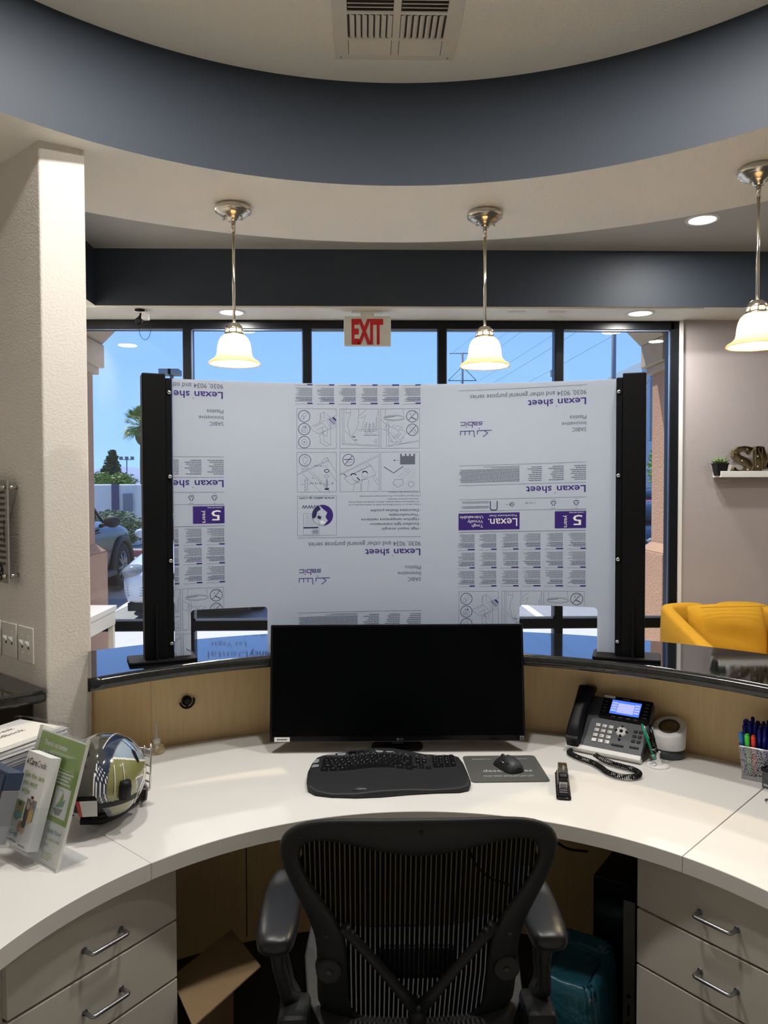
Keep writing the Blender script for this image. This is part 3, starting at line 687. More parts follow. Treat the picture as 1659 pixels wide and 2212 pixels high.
def logo(c, x0, t0):   # company emblem: strokes in the emblem's own grid
    k = .0003975
    def q(p): return (x0 + (358 - p[0]) * k, t0 + (p[1] - 1687) * k)
    for pts in ([(95, 1762), (210, 1762), (215, 1815)], [(97, 1762), (97, 1795)], [(135, 1762), (135, 1795)], [(172, 1762), (172, 1795)], [(240, 1790), (240, 1762), (358, 1762)], [(298, 1762), (328, 1785), (288, 1815)],
                [(284, 1687), (258, 1687), (250, 1699), (280, 1700), (275, 1712), (250, 1712)], [(243, 1712), (215, 1712), (206, 1687), (240, 1687), (238, 1700), (212, 1700)], [(196, 1735), (200, 1687), (166, 1687), (163, 1712), (196, 1712)], [(152, 1687), (149, 1712)], [(97, 1687), (138, 1687), (135, 1712), (100, 1712)]):
        c.line([q(p) for p in pts], .0024, 0)
    for d_ in ((255, 1745), (147, 1726)):
        p = q(d_); c.rect(p[0] - .0016, p[0] + .0016, p[1] - .0016, p[1] + .0016, 0)
def pattern(c):
    W_ = c.wd; LN = .0010
    c.rect(0, W_, 0, LN, 2)
    c.text('9030, 9034 and other general purpose series', .001, .0165, .0225, 2, width=.383, bold=.004)
    c.text('Lexan', .002, .0425, .0325, 0, width=.091, bold=.012); c.text('sheet', .108, .0425, .0325, 0, width=.083, bold=.012); c.rect(.0955, .0985, .064, .067, 2)
    for tx, t, w_ in (('Plastics', .1005, .053), ('Innovative', .1210, .079), ('SABIC', .1405, .045)): c.text(tx, .001, t, .0185, 2, width=w_, bold=.004)
    logo(c, .3125, .1078)
    c.rect(0, W_, .2545, .2545 + LN, 2)
    for i in range(3): c.rows(.001 + i * .072, .055 + i * .072, .263, .314, 8, 2, .4, .4)
    c.rows(.2185, W_, .268, .314, 12, 2, .04, .5); c.rows(.2185, .34, .260, .2665, 2, 2, .3, .4)
    c.rect(0, W_, .3215, .3215 + LN, 2)
    c.text('Lexan', .002, .3315, .0330, 0, width=.093, bold=.012); c.text('sheet', .112, .3315, .0330, 0, width=.084, bold=.012); c.rect(.099, .102, .353, .356, 2)
    c.rect(0, W_, .370, .370 + LN, 2)
    for i, x in enumerate((.032, .106)):
        p = [(x, .4005 - .0), (x - .0105, .3825), (x + .0105, .3825)]
        p = [(x - .0105, .3825), (x + .0105, .3825), (x, .4005)]
        p = [(a, .783 - b) for a, b in p]   # point upward in the print
        p = [(x - .0105, .3815 + .001), (x + .0105, .3825), (x, .4010)]
        for k in range(3):
            a, b = p[k], p[(k + 1) % 3]; c.line([(a[0] + (b[0] - a[0]) * .14, a[1] + (b[1] - a[1]) * .14), (a[0] + (b[0] - a[0]) * .80, a[1] + (b[1] - a[1]) * .80)], .0022, 1)
        c.text(('07', '04')[i], x, .3855, .006, 2, al='C'); c.text(('PC', 'PE-LD')[i], x, .4045, .0055, 2, al='C'); c.text(('SHEET', 'MASKING')[i], x, .3745, .0038, 2, al='C')
    c.text('Cɐᴜᴄ506' if False else 'C SUC 506', .165, .384, .009, 2, width=.034); c.circ(.242, .390, .0075, .0014, 1, 16, .8, 1); c.text('CZ', .239, .3865, .010, 1, bold=.02); c.text('40004', .254, .3885, .0045, 2)
    c.line([(.2925, .378), (.2925, .4025), (.2945, .4065), (.299, .408), (.309, .408), (.3135, .4065), (.3155, .4025), (.3155, .378)], .003, 1)
    for k in range(3): c.rect(.2955, .3125, .386 + k * .006, .3863 + k * .006, 2)
    c.rows(.321, W_, .376, .385, 3, 2, .12, .4); c.rows(.321, W_, .392, .402, 4, 2, .15, .4)
    c.rect(0, W_, .4095, .4095 + LN, 2); c.rows(.001, .10, .4115, .4135, 1, 2, .05, .4)
    c.rect(0, .1015, .4165, .4735, 0); c.rect(.2175, W_ + .002, .4175, .4745, 0)
    c.text('5', .0125, .4305, .0480, 3, width=.030, bold=.004); c.text('years', .0705, .4305, .0185, 3, width=.041, rot=90); c.text('Limited warranty', .007, .4200, .0062, 3, width=.048)
    c.text('Lexan', .2250, .4370, .0385, 3, width=.091, bold=.004); c.rect(.3190, .3225, .4375, .441, 3); c.text('Polycarbonate Sheet', .2270, .4245, .0098, 3, width=.092)
    for tx, t, w_ in (('Unbreakable', .4265, .078), ('Virtually', .4415, .052), ('Tough', .4560, .038)): c.text(tx, .3400, t, .0145, 3, width=w_)
    c.rect(0, W_, .4810, .4810 + LN * 1.4, 2)
    for b in range(3):
        for k in range(6):
            x = k * .0735; t = .4865 + b * .0625
            c.rows(x + .0015, x + .060, t + .002, t + .030, 9, 2, .30, .38); c.rows(x + .0015, x + .060, t + .0325, t + .049, 5, 1, .30, .42)
            c.rect(x, x + random.choice((.018, .018, .024)), t + .0525, t + .0570, 0); c.rect(x, x + .060, t + .0565, t + .0572, 2)
    pictos(c, .6845)
    # third row: globe picture and the list of properties
    K = .00156; t0 = .979
    def q(x, y): return (W_ - x * K, t0 + y * K)
    c.line([q(0, 0), q(85, 0), q(85, 86), q(0, 86)], .0007, 1, True)
    p = q(81, 2.5); c.text('www.sabic-ip.com', p[0], p[1], .0112, 1, width=.1195, bold=.012); p = q(46.5, 20); c.text('WWW', p[0], p[1] - .001, .0165, 1, width=.057, bold=.012)
    gx, gy = q(54.5, 42); c.circ(gx, gy, .0355, .0009, 1, 40)
    c.poly([(gx + .0355 * cos(a), gy + .0355 * sin(a)) for a in [R(v_) for v_ in range(95, 290, 12)]] + [(gx - .004, gy - .020), (gx - .016, gy - .010), (gx - .010, gy + .006), (gx - .018, gy + .018)], 0)
    c.poly([(gx + .0355 * cos(a), gy + .0355 * sin(a)) for a in [R(v_) for v_ in range(-70, 25, 10)]] + [(gx + .022, gy + .006), (gx + .018, gy - .012), (gx + .006, gy - .020)], 1)
    c.poly([(gx + .004, gy + .004), (gx + .016, gy), (gx + .018, gy + .010), (gx + .006, gy + .014)], 1); c.poly([(gx - .002, gy + .018), (gx + .010, gy + .020), (gx + .004, gy + .030), (gx - .010, gy + .028)], 3)
    c.line([q(13, 38), q(13, 84), q(47, 84), q(47, 38)], .0006, 1, True)
    for k in range(8): c.line([q(17, 42 + k * 3), q(37, 42 + k * 3)], .0004, 2)
    c.poly([q(13, 67), q(45, 67), q(45, 70), q(13, 70)], 1); c.rows(q(45, 0)[0], q(28, 0)[0], q(0, 73)[1], q(0, 82)[1], 4, 1, .3, .4)
    for tx, t, w_ in (('High impact strength', 1.0895, .1265), ('Excellent light transmission', 1.0735, .165), ('High/low temperature resistance', 1.0575, .1965), ('Thermoformable', 1.0420, .101), ('Decorative finishes possible', 1.0265, .165)):
        c.text('-', .0015, t, .0125, 2); c.text(tx, .0080, t, .0125, 2, width=w_, bold=.012)
    for tx, x, t, w_ in (('1) Please refer to our Technical Manual and consult our website www.sabic-ip.com', .001, 1.0085, .246), ('for installation-processing techniques, adhesives, finishing, decorating, cleaning', .0075, .9990, .239), ('instructions and further information.', .0075, .9895, .108), ('2) For long term outdoor use a UV protected sheet is recommended.', .001, .9790, .209), ('3) Remove masking after installation.', .001, .9665, .110)):
        c.text(tx, x, t, .0078, 2, width=w_)
for ur, z0, sl in ((.0905, 1.4385, .006), (.0905, 2.5585, .006), (.6415, 1.9435, .024), (.6415, 1.9435 - 1.12, .024), (-.5715, 1.9625, .004), (-.5715, 1.9625 - 1.12, .004)):
    pattern(Col(ur, z0, sl))
pv = MB()
for q_, m_ in PR:
    if abs(sum(q_[i][0] * q_[(i + 1) % len(q_)][1] - q_[(i + 1) % len(q_)][0] * q_[i][1] for i in range(len(q_)))) < 1e-9: continue
    pv.add([sheet_pt(u_, z_, .0005 + .0004 * (m_ == 3)) for u_, z_ in q_], [tuple(range(len(q_)))], m_)
n0 = len(mb.v); mb.v += pv.v; mb.f += [tuple(n0 + i for i in f) for f in pv.f]; mb.m += [m_ + 2 for m_ in pv.m]; mb.s += pv.s
mb.build('masked_sheet', ['film', 'acrylic', 'purple', 'ink', 'greyink', 'paper'], scr)
def post(x, y, rz, sx):
    # each post: square tube, clamp strip with bolts towards the sheet, gusset and base plate
    m0 = Matrix.Translation((x, y, 1.05)) @ Matrix.Rotation(rz, 4, 'Z')
    a = MB(); a.X = m0; a.box(-.036, .036, -.018, .045, .009, .918); a.box(*sorted((sx * .034, sx * .056)), -.010, .024, .009, .906); po = a.build('post', 'postblack', scr, bevel=.004)
    b = MB(); b.X = m0; b.rbox(-.105 + sx * .02, .105 + sx * .02, -.045, .075, 0.0005, .010, .008, 0); b.build('base_plate', 'postblack', po)
    g = MB(); g.X = m0; g.add([(-.003, -.018, .009), (-.003, -.044, .009), (-.003, -.020, .185), (-.003, -.017, .185), (.003, -.018, .009), (.003, -.044, .009), (.003, -.020, .185), (.003, -.017, .185)], [(0, 1, 2, 3), (7, 6, 5, 4), (0, 4, 5, 1), (1, 5, 6, 2), (2, 6, 7, 3)]); g.build('gusset', 'postblack', po)
    for z_ in (.055, .322, .592, .860):
        s = MB(); s.X = m0; s.lathe([(.0068, 0), (.0068, .003), (.005, .0055), (.0015, .006)], (sx * .047, -.010, z_), (0, -1, 0), 12, 0); s.build('bolt', 'steel', po)
post(-.672, 2.468, R(21), 1); post(.862, 2.446, R(-20), -1)

# ================================================================== LIGHT FITTINGS
def can_proto(r=.083):
    t = thing('recessed_light', 'round recessed ceiling light', 'ceiling light', (0, 0, 0))
    a = MB(); a.lathe([(r * .86, -.001), (r * .90, -.006), (r * 1.10, -.005), (r * 1.14, -.001), (r * 1.14, 0)], n=40); a.build('trim_ring', 'white', t)
    b = MB(); b.lathe([(.0005, -.0025), (r * .5, -.0025), (r * .88, -.0015)], n=40, d=(0, 0, 1)); b.build('diffuser', 'emitcan', t)
    l = D.lights.new('downlight', 'AREA'); l.shape = 'DISK'; l.size = r * 1.7; l.energy = CAN_POWER; l.color = (1, .97, .92); o = D.objects.new('downlight', l); COL.objects.link(o); o.location = (0, 0, -.009); o.parent = t
    return t
can0 = can_proto(); first = True
cans = [(1.912, 4.349, 3.12, 'recessed ceiling light right of the pendants, above the yellow armchair', 1),
        (-.867, 5.064, 2.755, 'recessed light above the window behind the pendant nearest the stub wall', 1),
        (1.815, 5.056, 2.755, 'recessed light above the window nearest the mauve wall', 1),
        (-1.90, 4.45, 2.765, 'recessed light in the side soffit, seen mirrored in the window', 1),
        (1.25, 5.06, 2.755, None, 0)][:4]
behind = [(-.62, 2.02), (.84, 2.02), (.11, 1.50), (-.6, -.9), (.9, -.9), (3.0, 2.8)]  # unseen lights added for soft desk light and ceiling bounce
for i, c_ in enumerate(cans + [(x, y, 3.12, 'added unseen recessed ceiling light that fills the room, out of view', 1) for x, y in behind]):
    o = can0 if i == 0 else copy_tree(can0)
    o.location = c_[:3]; o['label'] = c_[3]; o['group'] = 'recessed ceiling lights'
def pendant_proto():
    t = thing('pendant_lamp', 'pendant lamp', 'pendant lamp', (0, 0, 0))
    a = MB(); a.lathe([(.060, 0), (.070, -.004), (.0745, -.014), (.072, -.024), (.066, -.026), (.063, -.030), (.050, -.040), (.034, -.047), (.022, -.054), (.018, -.062), (.0005, -.064)], n=48)
    c_ = a.build('canopy', 'chrome', t)
    for sx in (-1, 1):
        s = MB(); s.cyl((sx * .036, -.012, -.040), (sx * .036, -.012, -.056), .004, .0035, 10); s.sphere((sx * .036, -.012, -.058), .0055, 10, 6); s.build('finial_screw', 'chrome', c_)
    b = MB(); b.cyl((0, 0, -.062), (0, 0, -.105), .0085, n=16); b.cyl((0, 0, -.10), (0, 0, -.475), .0062, n=16); b.build('rod', 'chrome', t)
    d = MB(); d.lathe([(.006, -.466), (.020, -.470), (.031, -.480), (.036, -.491), (.036, -.494), (.033, -.495)], n=32); d.lathe([(.033, -.507), (.039, -.509), (.042, -.517), (.040, -.521), (.030, -.521)], n=32)
    for k in range(8):
        a_ = 2 * pi * (k + .5) / 8; d.cyl((.034 * cos(a_), .034 * sin(a_), -.494), (.035 * cos(a_), .035 * sin(a_), -.508), .0035, n=6)
    d.build('fitter', 'chrome', t)
    prof = [(.030, -.496), (.034, -.500), (.036, -.515), (.046, -.520), (.056, -.530), (.063, -.546), (.067, -.566), (.069, -.588), (.073, -.602), (.083, -.613), (.098, -.622), (.1035, -.628), (.104, -.632), (.1015, -.634), (.095, -.629), (.081, -.619), (.070, -.608), (.0655, -.590), (.0635, -.566), (.059, -.548), (.052, -.534), (.040, -.524)]
    s = MB(); s.lathe(prof, n=56); s.build('shade', 'shade', t)
    u = MB(); u.lathe([(.0005, -.627), (.012, -.624), (.022, -.615), (.0275, -.602), (.0275, -.590), (.022, -.575), (.015, -.560), (.012, -.545), (.0005, -.545)], n=24, d=(0, 0, 1)); u.build('bulb', 'emitwarm', t)
    return t
pd = pendant_proto()
for i, (x, y, lb) in enumerate(((-.527, 3.140, 'nickel pendant lamp with cream bell shade, leftmost of the three'), (.497, 3.189, 'nickel pendant lamp with cream bell shade between the exit sign and the right edge'), (1.404, 2.735, 'nickel pendant lamp with cream bell shade, cut off by the right edge'))):
    o = pd if i == 0 else copy_tree(pd); o.location = (x, y, 2.74); o['label'] = lb; o['group'] = 'pendant lamps over the counter'
# exit sign
t = thing('exit_sign', 'white exit sign with red letters hanging in front of the window', 'sign', (.018, 5.05, 2.534))
a = MB(); a.box(-.153, .153, -.022, .022, 0, .190); a.build('housing', 'cream', t, bevel=.004)
a = MB(); a.text('EXIT', (0, -.0232, .016), (1, 0, 0), (0, 0, 1), .214, 0, width=.206, bold=.045, align='C'); a.build('lettering', 'red', t)
a = MB(); a.box(-.045, .045, -.025, .025, .188, .222); a.box(-.10, .10, -.03, .03, .215, .221); a.build('mounting_canopy', 'cream', t, bevel=.003)
# sensor and transformer on the window soffit
t = thing('ceiling_webcam', 'black round webcam hanging from the soffit with a cable loop', 'webcam', (-1.438, 5.0, 2.755))
a = MB(); a.lathe([(.0005, 0), (.034, 0), (.034, -.008), (.0005, -.010)], n=28, d=(0, 0, 1)); a.build('mount', 'black', t)
a = MB(); a.tube([(0, 0, -.006), (.004, -.005, -.02), (.002, -.008, -.040), (-.004, -.010, -.055)], [.005, .006, .007, .012], 10); a.sphere((-.007, -.010, -.078), .027, 20, 12, sy=.7); a.cyl((-.007, -.032, -.078), (-.007, -.026, -.078), .014, .016, 18); a.build('camera_head', 'black', t)
a = MB(); a.tube([(-.008 + .038 + .038 * cos(pi + pi * k / 14 * 1.0), -.004, -.115 - .078 * sin(pi * k / 14)) for k in range(15)] + [(.066, -.0, -.10), (.058, 0, -.078)], .0017, 6); a.tube([(-.008, -.004, -.115), (-.008, -.006, -.10)], .004, 6); a.build('cable', 'black', t)
t = thing('power_adapter', 'small white square power adapter on the soffit beside the webcam', 'adapter', (-1.395, 5.0, 2.755))
a = MB(); a.box(-.030, .012, -.02, .02, -.066, -.022); a.build('adapter_body', 'white', t, bevel=.003)
a = MB(); a.box(-.075, .018, -.03, .03, -.024, -.019); a.box(-.012, .0, -.01, .01, -.02, 0); a.build('bracket', 'white', t, bevel=.001)
for x, lb in ((.986, 'faint white slotted ceiling vent above the window, nearer the exit sign'), (1.255, 'faint white slotted ceiling vent above the window, nearer the recessed light')):
    t = thing('slot_vent', lb, 'vent', (x, 5.02, 2.755)); a = MB(); a.box(-.062, .062, -.02, .02, -.004, 0); a.build('vent_plate', 'ceil', t, bevel=.001)
    a = MB(); a.box(-.054, .054, -.008, .008, -.0055, -.0045); a.build('slot', 'whitemetal', t)
# supply air register in the drum ceiling
t = thing('air_register', 'white square louvred air register in the round ceiling', 'air vent', (.107, 2.585, 3.12))
w2 = .208
def regbar(x0, x1, y0, y1, zz=-.006): a = MB(); a.box(x0, x1, y0, y1, zz, -.0012); return a
a = MB()
for x0, x1, y0, y1 in ((-w2, w2, .141, .172), (-w2, -.160, -.24, .141), (.160, w2, -.24, .141), (-.012, .012, -.24, .141), (-.16, -.012, .042, .054), (.012, .16, .042, .054), (-.16, -.012, -.100, -.088), (.012, .16, -.100, -.088)):
    a.box(x0, x1, y0, y1, -.0062, -.0012)
a.build('face_frame', 'whitemetal', t)
a = MB(); a.box(-.165, .165, -.24, .145, -.0010, 0); a.build('duct_opening', 'gap', t)
a = MB()
for sx in (-1, 1):
    for k in range(7):      # curved upright louvres
        x0 = sx * (.014 + k * .0205); c0 = [(0, -.0016), (.003, -.0050), (.009, -.0072), (.0158, -.0078)]
        for (xa, za), (xb, zb) in zip(c0, c0[1:]): a.quad((x0 + sx * (.0158 - xa), -.086, za), (x0 + sx * (.0158 - xb), -.086, zb), (x0 + sx * (.0158 - xb), .040, zb), (x0 + sx * (.0158 - xa), .040, za))
    X0, X1 = (.014, .158) if sx > 0 else (-.158, -.014)
    for k in range(4):      # far bank, nearly closed
        y = .0555 + k * .0212; a.quad((X0, y, -.0030), (X1, y, -.0030), (X1, y + .0205, -.0078), (X0, y + .0205, -.0078))
    for k in range(7):      # near bank, open towards the room
        y = -.103 - k * .0195; a.quad((X0, y - .0070, -.0085), (X1, y - .0070, -.0085), (X1, y, -.0030), (X0, y, -.0030)); a.quad((X0, y - .0070, -.0085), (X1, y - .0070, -.0085), (X1, y - .0035, -.0088), (X0, y - .0035, -.0088))
a.build('louvres', 'whitemetal', t)
for sx in (-1, 1):
    a = MB(); a.cyl((sx * .186, .156, -.0063), (sx * .186, .156, -.0085), .0040, .0030, n=12); a.build('screw', 'satin', t)

# wall items on the stub wall: local x runs along the wall away from the corner, y out of the wall
wd = Vector((-.742, .670, 0)).normalized(); wn = Vector((-.670, -.742, 0)).normalized()
def wall_item(s_, z_): p = Vector((-1.06, 2.564, 0)) + wd * s_ + Vector((0, 0, z_)); return (p, math.atan2(wd.y, wd.x))
for s_, lb in ((.140, 'white double switch plate nearest the stub wall corner'), (.268, 'white double switch plate between two others on the stub wall'), (.396, 'white switch plate cut off by the left edge')):
    p, a_ = wall_item(s_, 1.07); t = thing('light_switch', lb, 'light switch', p, a_, 'light switches on the stub wall')
    a = MB(); a.rbox(-.058, .058, .0, .0065, -.058, .058, .002); a = MB(); a.box(-.057, .057, .0004, .0065, -.062, .062); pl = a.build('cover_plate', 'whitemetal', t, bevel=.0035, seg=3)
    for k in (-.023, .023):
        a = MB(); a.add([(k - .0045, .006, -.006), (k + .0045, .006, -.006), (k + .0045, .006, .012), (k - .0045, .006, .012), (k - .004, .019, .010), (k + .004, .019, .010), (k + .004, .018, .017), (k - .004, .018, .017)], [(0, 1, 5, 4), (1, 2, 6, 5), (2, 3, 7, 6), (3, 0, 4, 7), (4, 5, 6, 7)]); a.build('toggle', 'white', t, bevel=.001)
        a = MB(); a.box(k - .0055, k + .0055, .0062, .0068, -.014, -.004); a.build('toggle_slot', 'gap', t)
        for z_ in (-.030, .030): a = MB(); a.cyl((k, .0062, z_), (k, .0078, z_), .0028, n=8); a.build('screw', 'whitemetal', t)
p, a_ = wall_item(.18, 1.46); t = thing('wall_plaque', 'grey acrylic plaque on steel standoffs at the left edge', 'plaque', p, a_)
a = MB(); a.box(.0, .34, .036, .042, -.180, .175); a.build('acrylic_panel', 'smoke', t, bevel=.001)
a = MB(); pl = lambda x, y: (.34 - x, .0432, y)
X = (-1, 0, 0)
for k, L in enumerate((.20, .19, .16, .185, .18, .15, .20, .205, .13, .14, .135, .13, .16)):
    dashes(a, .34 - .015 - L, .34 - .015, .128 - k * .0205, .138 - k * .0205, 1, pl, 0, .9, 'R', .0)
for (k, L) in ((5, .018), (6, .012), (7, .010), (8, .018)): a.quad(pl(.310, .123 - k * .0205), pl(.318, .123 - k * .0205), pl(.318, .141 - k * .0205), pl(.310, .141 - k * .0205), 1)
a.tube([(.062 + .021 * cos(t_), .0435, -.143 + .028 * sin(t_)) for t_ in [2 * pi * k / 24 for k in range(24)]], .0022, 6, 1, True)
a.tube([(.062 + .012 * cos(t_), .0435, -.133 + .011 * sin(t_)) for t_ in [2 * pi * k / 16 for k in range(16)]], .002, 6, 1, True); a.tube([(.050, .0435, -.165), (.058, .0435, -.15), (.070, .0435, -.150), (.072, .0435, -.162)], .0022, 6, 1)
a.build('engraved_lettering', ['gap', 'blackgloss'], t)
for z_ in (-.155, .150):
    for x in (.014, .326):
        a = MB(); a.cyl((x, .0003, z_), (x, .036, z_), .0065, n=20); a.cyl((x, .042, z_), (x, .054, z_), .0065, n=20); a.cyl((x, .054, z_), (x, .0545, z_), .006, .004, n=20); a.build('standoff', 'chrome', t)

# ================================================================== LOBBY: SHELF, ARMCHAIR, SIDE TABLE
t = thing('picture_ledge', 'white wall ledge shelf under the bronze letters', 'shelf', (2.42, 5.3, 1.675))
a = MB(); a.box(0, 1.1, -.125, 0, 0, .011); a.box(0, 1.1, -.125, -.115, .011, .042); a.box(0, 1.1, -.012, 0, .011, .085); a.build('shelf_board', 'white', t, bevel=.002)
t = thing('succulent_plant', 'small green succulent in a square black pot on the ledge', 'plant', (2.437, 5.225, 1.687))
a = MB(); a.loft([[(sx * h, sy * h, z_) for sx, sy in ((-1, -1), (1, -1), (1, 1), (-1, 1))] for h, z_ in ((.030, 0), (.040, .075), (.043, .075), (.043, .086), (.036, .086), (.036, .078))], 0, False); a.build('pot', 'black', t)
a = MB()
for ring, (n_, tilt, L) in enumerate(((10, .25, .055), (9, .7, .045), (7, 1.05, .034), (4, 1.4, .022))):
    for k in range(n_):
        th = 2 * pi * k / n_ + ring * .4; d_ = Vector((cos(th) * cos(tilt), sin(th) * cos(tilt), sin(tilt))); p0 = Vector((cos(th) * .006, sin(th) * .006, .085)); 
        a.tube([p0, p0 + d_ * L * .3, p0 + d_ * L * .65 + Vector((0, 0, .003)), p0 + d_ * L + Vector((0, 0, .008))], [.005, .009, .010, .001], 6)
a.build('leaves', 'succ', t)
def marquee(name, strokes, x, wdt, label):
    t = thing(name, label, 'marquee letter', (x, 5.225, 1.6885), 0, 'bronze marquee letters on the ledge')
    a = MB()
    for pts, w_ in strokes:      # ribbon of the letter, 45 mm deep, with a raised rim
        L_, R_ = [], []
        for i, p in enumerate(pts):
            q0, q1 = pts[max(i - 1, 0)], pts[min(i + 1, len(pts) - 1)]; dx, dz = q1[0] - q0[0], q1[1] - q0[1]; l_ = math.hypot(dx, dz); nx, nz = -dz / l_, dx / l_; ww = w_[i] if isinstance(w_, list) else w_
            L_.append((p[0] + nx * ww, p[1] + nz * ww)); R_.append((p[0] - nx * ww, p[1] - nz * ww))
        for i in range(len(pts) - 1):
            v = [(L_[i][0], .012, L_[i][1]), (L_[i + 1][0], .012, L_[i + 1][1]), (R_[i + 1][0], .012, R_[i + 1][1]), (R_[i][0], .012, R_[i][1])]; a.add(v, [(0, 1, 2, 3)])
            for S_ in (L_, R_):
                for (k0, k1) in ((S_[i], S_[i + 1]),): a.add([(k0[0], -.02, k0[1]), (k1[0], -.02, k1[1]), (k1[0], .022, k1[1]), (k0[0], .022, k0[1])], [(0, 1, 2, 3)])
        for i in (0, len(pts) - 1): a.add([(L_[i][0], -.02, L_[i][1]), (R_[i][0], -.02, R_[i][1]), (R_[i][0], .022, R_[i][1]), (L_[i][0], .022, L_[i][1])], [(0, 1, 2, 3)])
    a.build('letter_body', 'letterbrown', t, solid=.002)
    for pts, w_ in strokes:
        for i in range(1, len(pts) - 1, 3 if len(pts) > 6 else 1):
            b_ = MB(); b_.sphere((pts[i][0], .004, pts[i][1]), .007, 10, 6); b_.build('bulb', 'cream', t)
    return t
S_pts = [(.150, .152), (.146, .176), (.118, .190), (.080, .192), (.048, .178), (.040, .150), (.052, .126), (.086, .108), (.118, .092), (.140, .068), (.136, .036), (.106, .016), (.066, .014), (.032, .024), (.022, .048)]
S_pts = [(.148, .165), (.125, .178), (.095, .183), (.062, .176), (.044, .158), (.042, .136), (.058, .116), (.090, .100), (.122, .084), (.136, .062), (.130, .038), (.106, .022), (.072, .018), (.044, .024), (.020, .036)]
marquee('marquee_letter', [(S_pts, [.026, .018, .017, .020, .023, .024, .025, .026, .026, .025, .023, .019, .016, .016, .024])], 2.500, .17, 'bronze letter S on the white ledge beside the succulent')
marquee('marquee_letter', [([(.026, .0), (.026, .06), (.026, .13), (.026, .198)], .023), ([(.04, .190), (.09, .05)], .020), ([(.09, .05), (.14, .190)], .020), ([(.154, .0), (.154, .06), (.154, .13), (.154, .198)], .023)], 2.672, .18, 'bronze letter cut off by the right edge, beside the letter S')

# yellow armchair: wrap-around shell, seat, cushion, legs; faces the lobby, turned a little
t = thing('armchair', 'yellow fabric armchair against the mauve wall behind the granite', 'armchair', (2.345, 4.72, 0), R(6)); t.scale = (.92, 1, 1)
def shell(side):
    a = MB(); rings = []
    # runs from the middle of the back round the corner to the front of the arm; height falls towards the front
    path = [(0, .35, .84), (.16 * side, .352, .84), (.30 * side, .345, .838), (.352 * side, .322, .832), (.372 * side, .27, .822), (.377 * side, .15, .785), (.379 * side, .0, .735), (.380 * side, -.16, .685), (.380 * side, -.30, .650), (.380 * side, -.335, .630)]
    for i, (x, y, h) in enumerate(path):
        q0, q1 = path[max(i - 1, 0)], path[min(i + 1, len(path) - 1)]; dx, dy = q1[0] - q0[0], q1[1] - q0[1]; l_ = math.hypot(dx, dy); nx, ny = -dy / l_ * .055, dx / l_ * .055; k = .7
        rings.append([(x + nx, y + ny, .14), (x + nx, y + ny, h - .018), (x + nx * k, y + ny * k, h - .003), (x, y, h), (x - nx * k, y - ny * k, h - .003), (x - nx, y - ny, h - .018), (x - nx, y - ny, .14)])
    a.loft(rings, 0, True, True); return a
for s in (-1, 1): shell(s).build('shell_side', 'yellow', t, sub=1)
a = MB(); a.rbox(-.33, .33, -.33, .27, .24, .43, .05, ez=.03); a.build('seat_cushion', 'yellow', t, sub=1)
a = MB(); nx_, nz_ = 14, 10; v = []; 
for side in (0, 1):
    for j in range(nz_ + 1):
        for i in range(nx_ + 1):
            u, w_ = i / nx_ * 2 - 1, j / nz_ * 2 - 1; th = .095 * (1 - abs(u) ** 4) ** .5 * (1 - abs(w_) ** 4) ** .5 + .012; y = (-1 if side == 0 else .55) * th + .012 * sin(w_ * 9 + u * 2) * (1 - abs(u)) * (side == 0)
            v.append((u * (.288 - .03 * (w_ < 0) * abs(w_)), .10 + y + (w_ + 1) * .045, .63 + w_ * (.225 - .012 * u * u)))
f = []
for side in (0, 1):
    o_ = side * (nx_ + 1) * (nz_ + 1)
    for j in range(nz_):
        for i in range(nx_):
            q = (o_ + j * (nx_ + 1) + i, o_ + j * (nx_ + 1) + i + 1, o_ + (j + 1) * (nx_ + 1) + i + 1, o_ + (j + 1) * (nx_ + 1) + i); f.append(q if side == 0 else q[::-1])
K_ = (nx_ + 1) * (nz_ + 1); W1 = nx_ + 1
for i in range(nx_): f += [(i, K_ + i, K_ + i + 1, i + 1), (nz_ * W1 + i, nz_ * W1 + i + 1, K_ + nz_ * W1 + i + 1, K_ + nz_ * W1 + i)]
for j in range(nz_): f += [(j * W1, (j + 1) * W1, K_ + (j + 1) * W1, K_ + j * W1), (j * W1 + nx_, K_ + j * W1 + nx_, K_ + (j + 1) * W1 + nx_, (j + 1) * W1 + nx_)]
a.add(v, f, 0, True); cu = a.build('back_cushion', 'yellow', t, sub=1)
a = MB(); a.tube([(-.24, .088, .846), (-.20, .090, .848), (0, .092, .848), (.20, .090, .848), (.24, .088, .846)], .003, 6); a.build('piping', 'yellow', cu)
for sx in (-1, 1):
    for sy in (-.26, .26): a = MB(); a.cyl((sx * .30, sy, 0), (sx * .30, sy, .25), .015, .022, 12); a.build('leg', 'trunk', t)

t = thing('console_table', 'white laminate side table beside the stub wall, in front of the window', 'table', (-2.06, 4.75, 0))
a = MB(); a.box(0, .385, -.30, .45, .79, .825); a.build('table_top', 'white', t, bevel=.002)
a = MB(); a.box(.35, .380, -.28, .43, .70, .79); a.box(0, .36, -.285, -.26, .70, .79); a.build('apron', 'white', t)
for x in (.0, .340):
    for y in (-.29, .40): a = MB(); a.box(x, x + .035, y, y + .035, 0, .79); a.build('leg', 'white', t, bevel=.002)

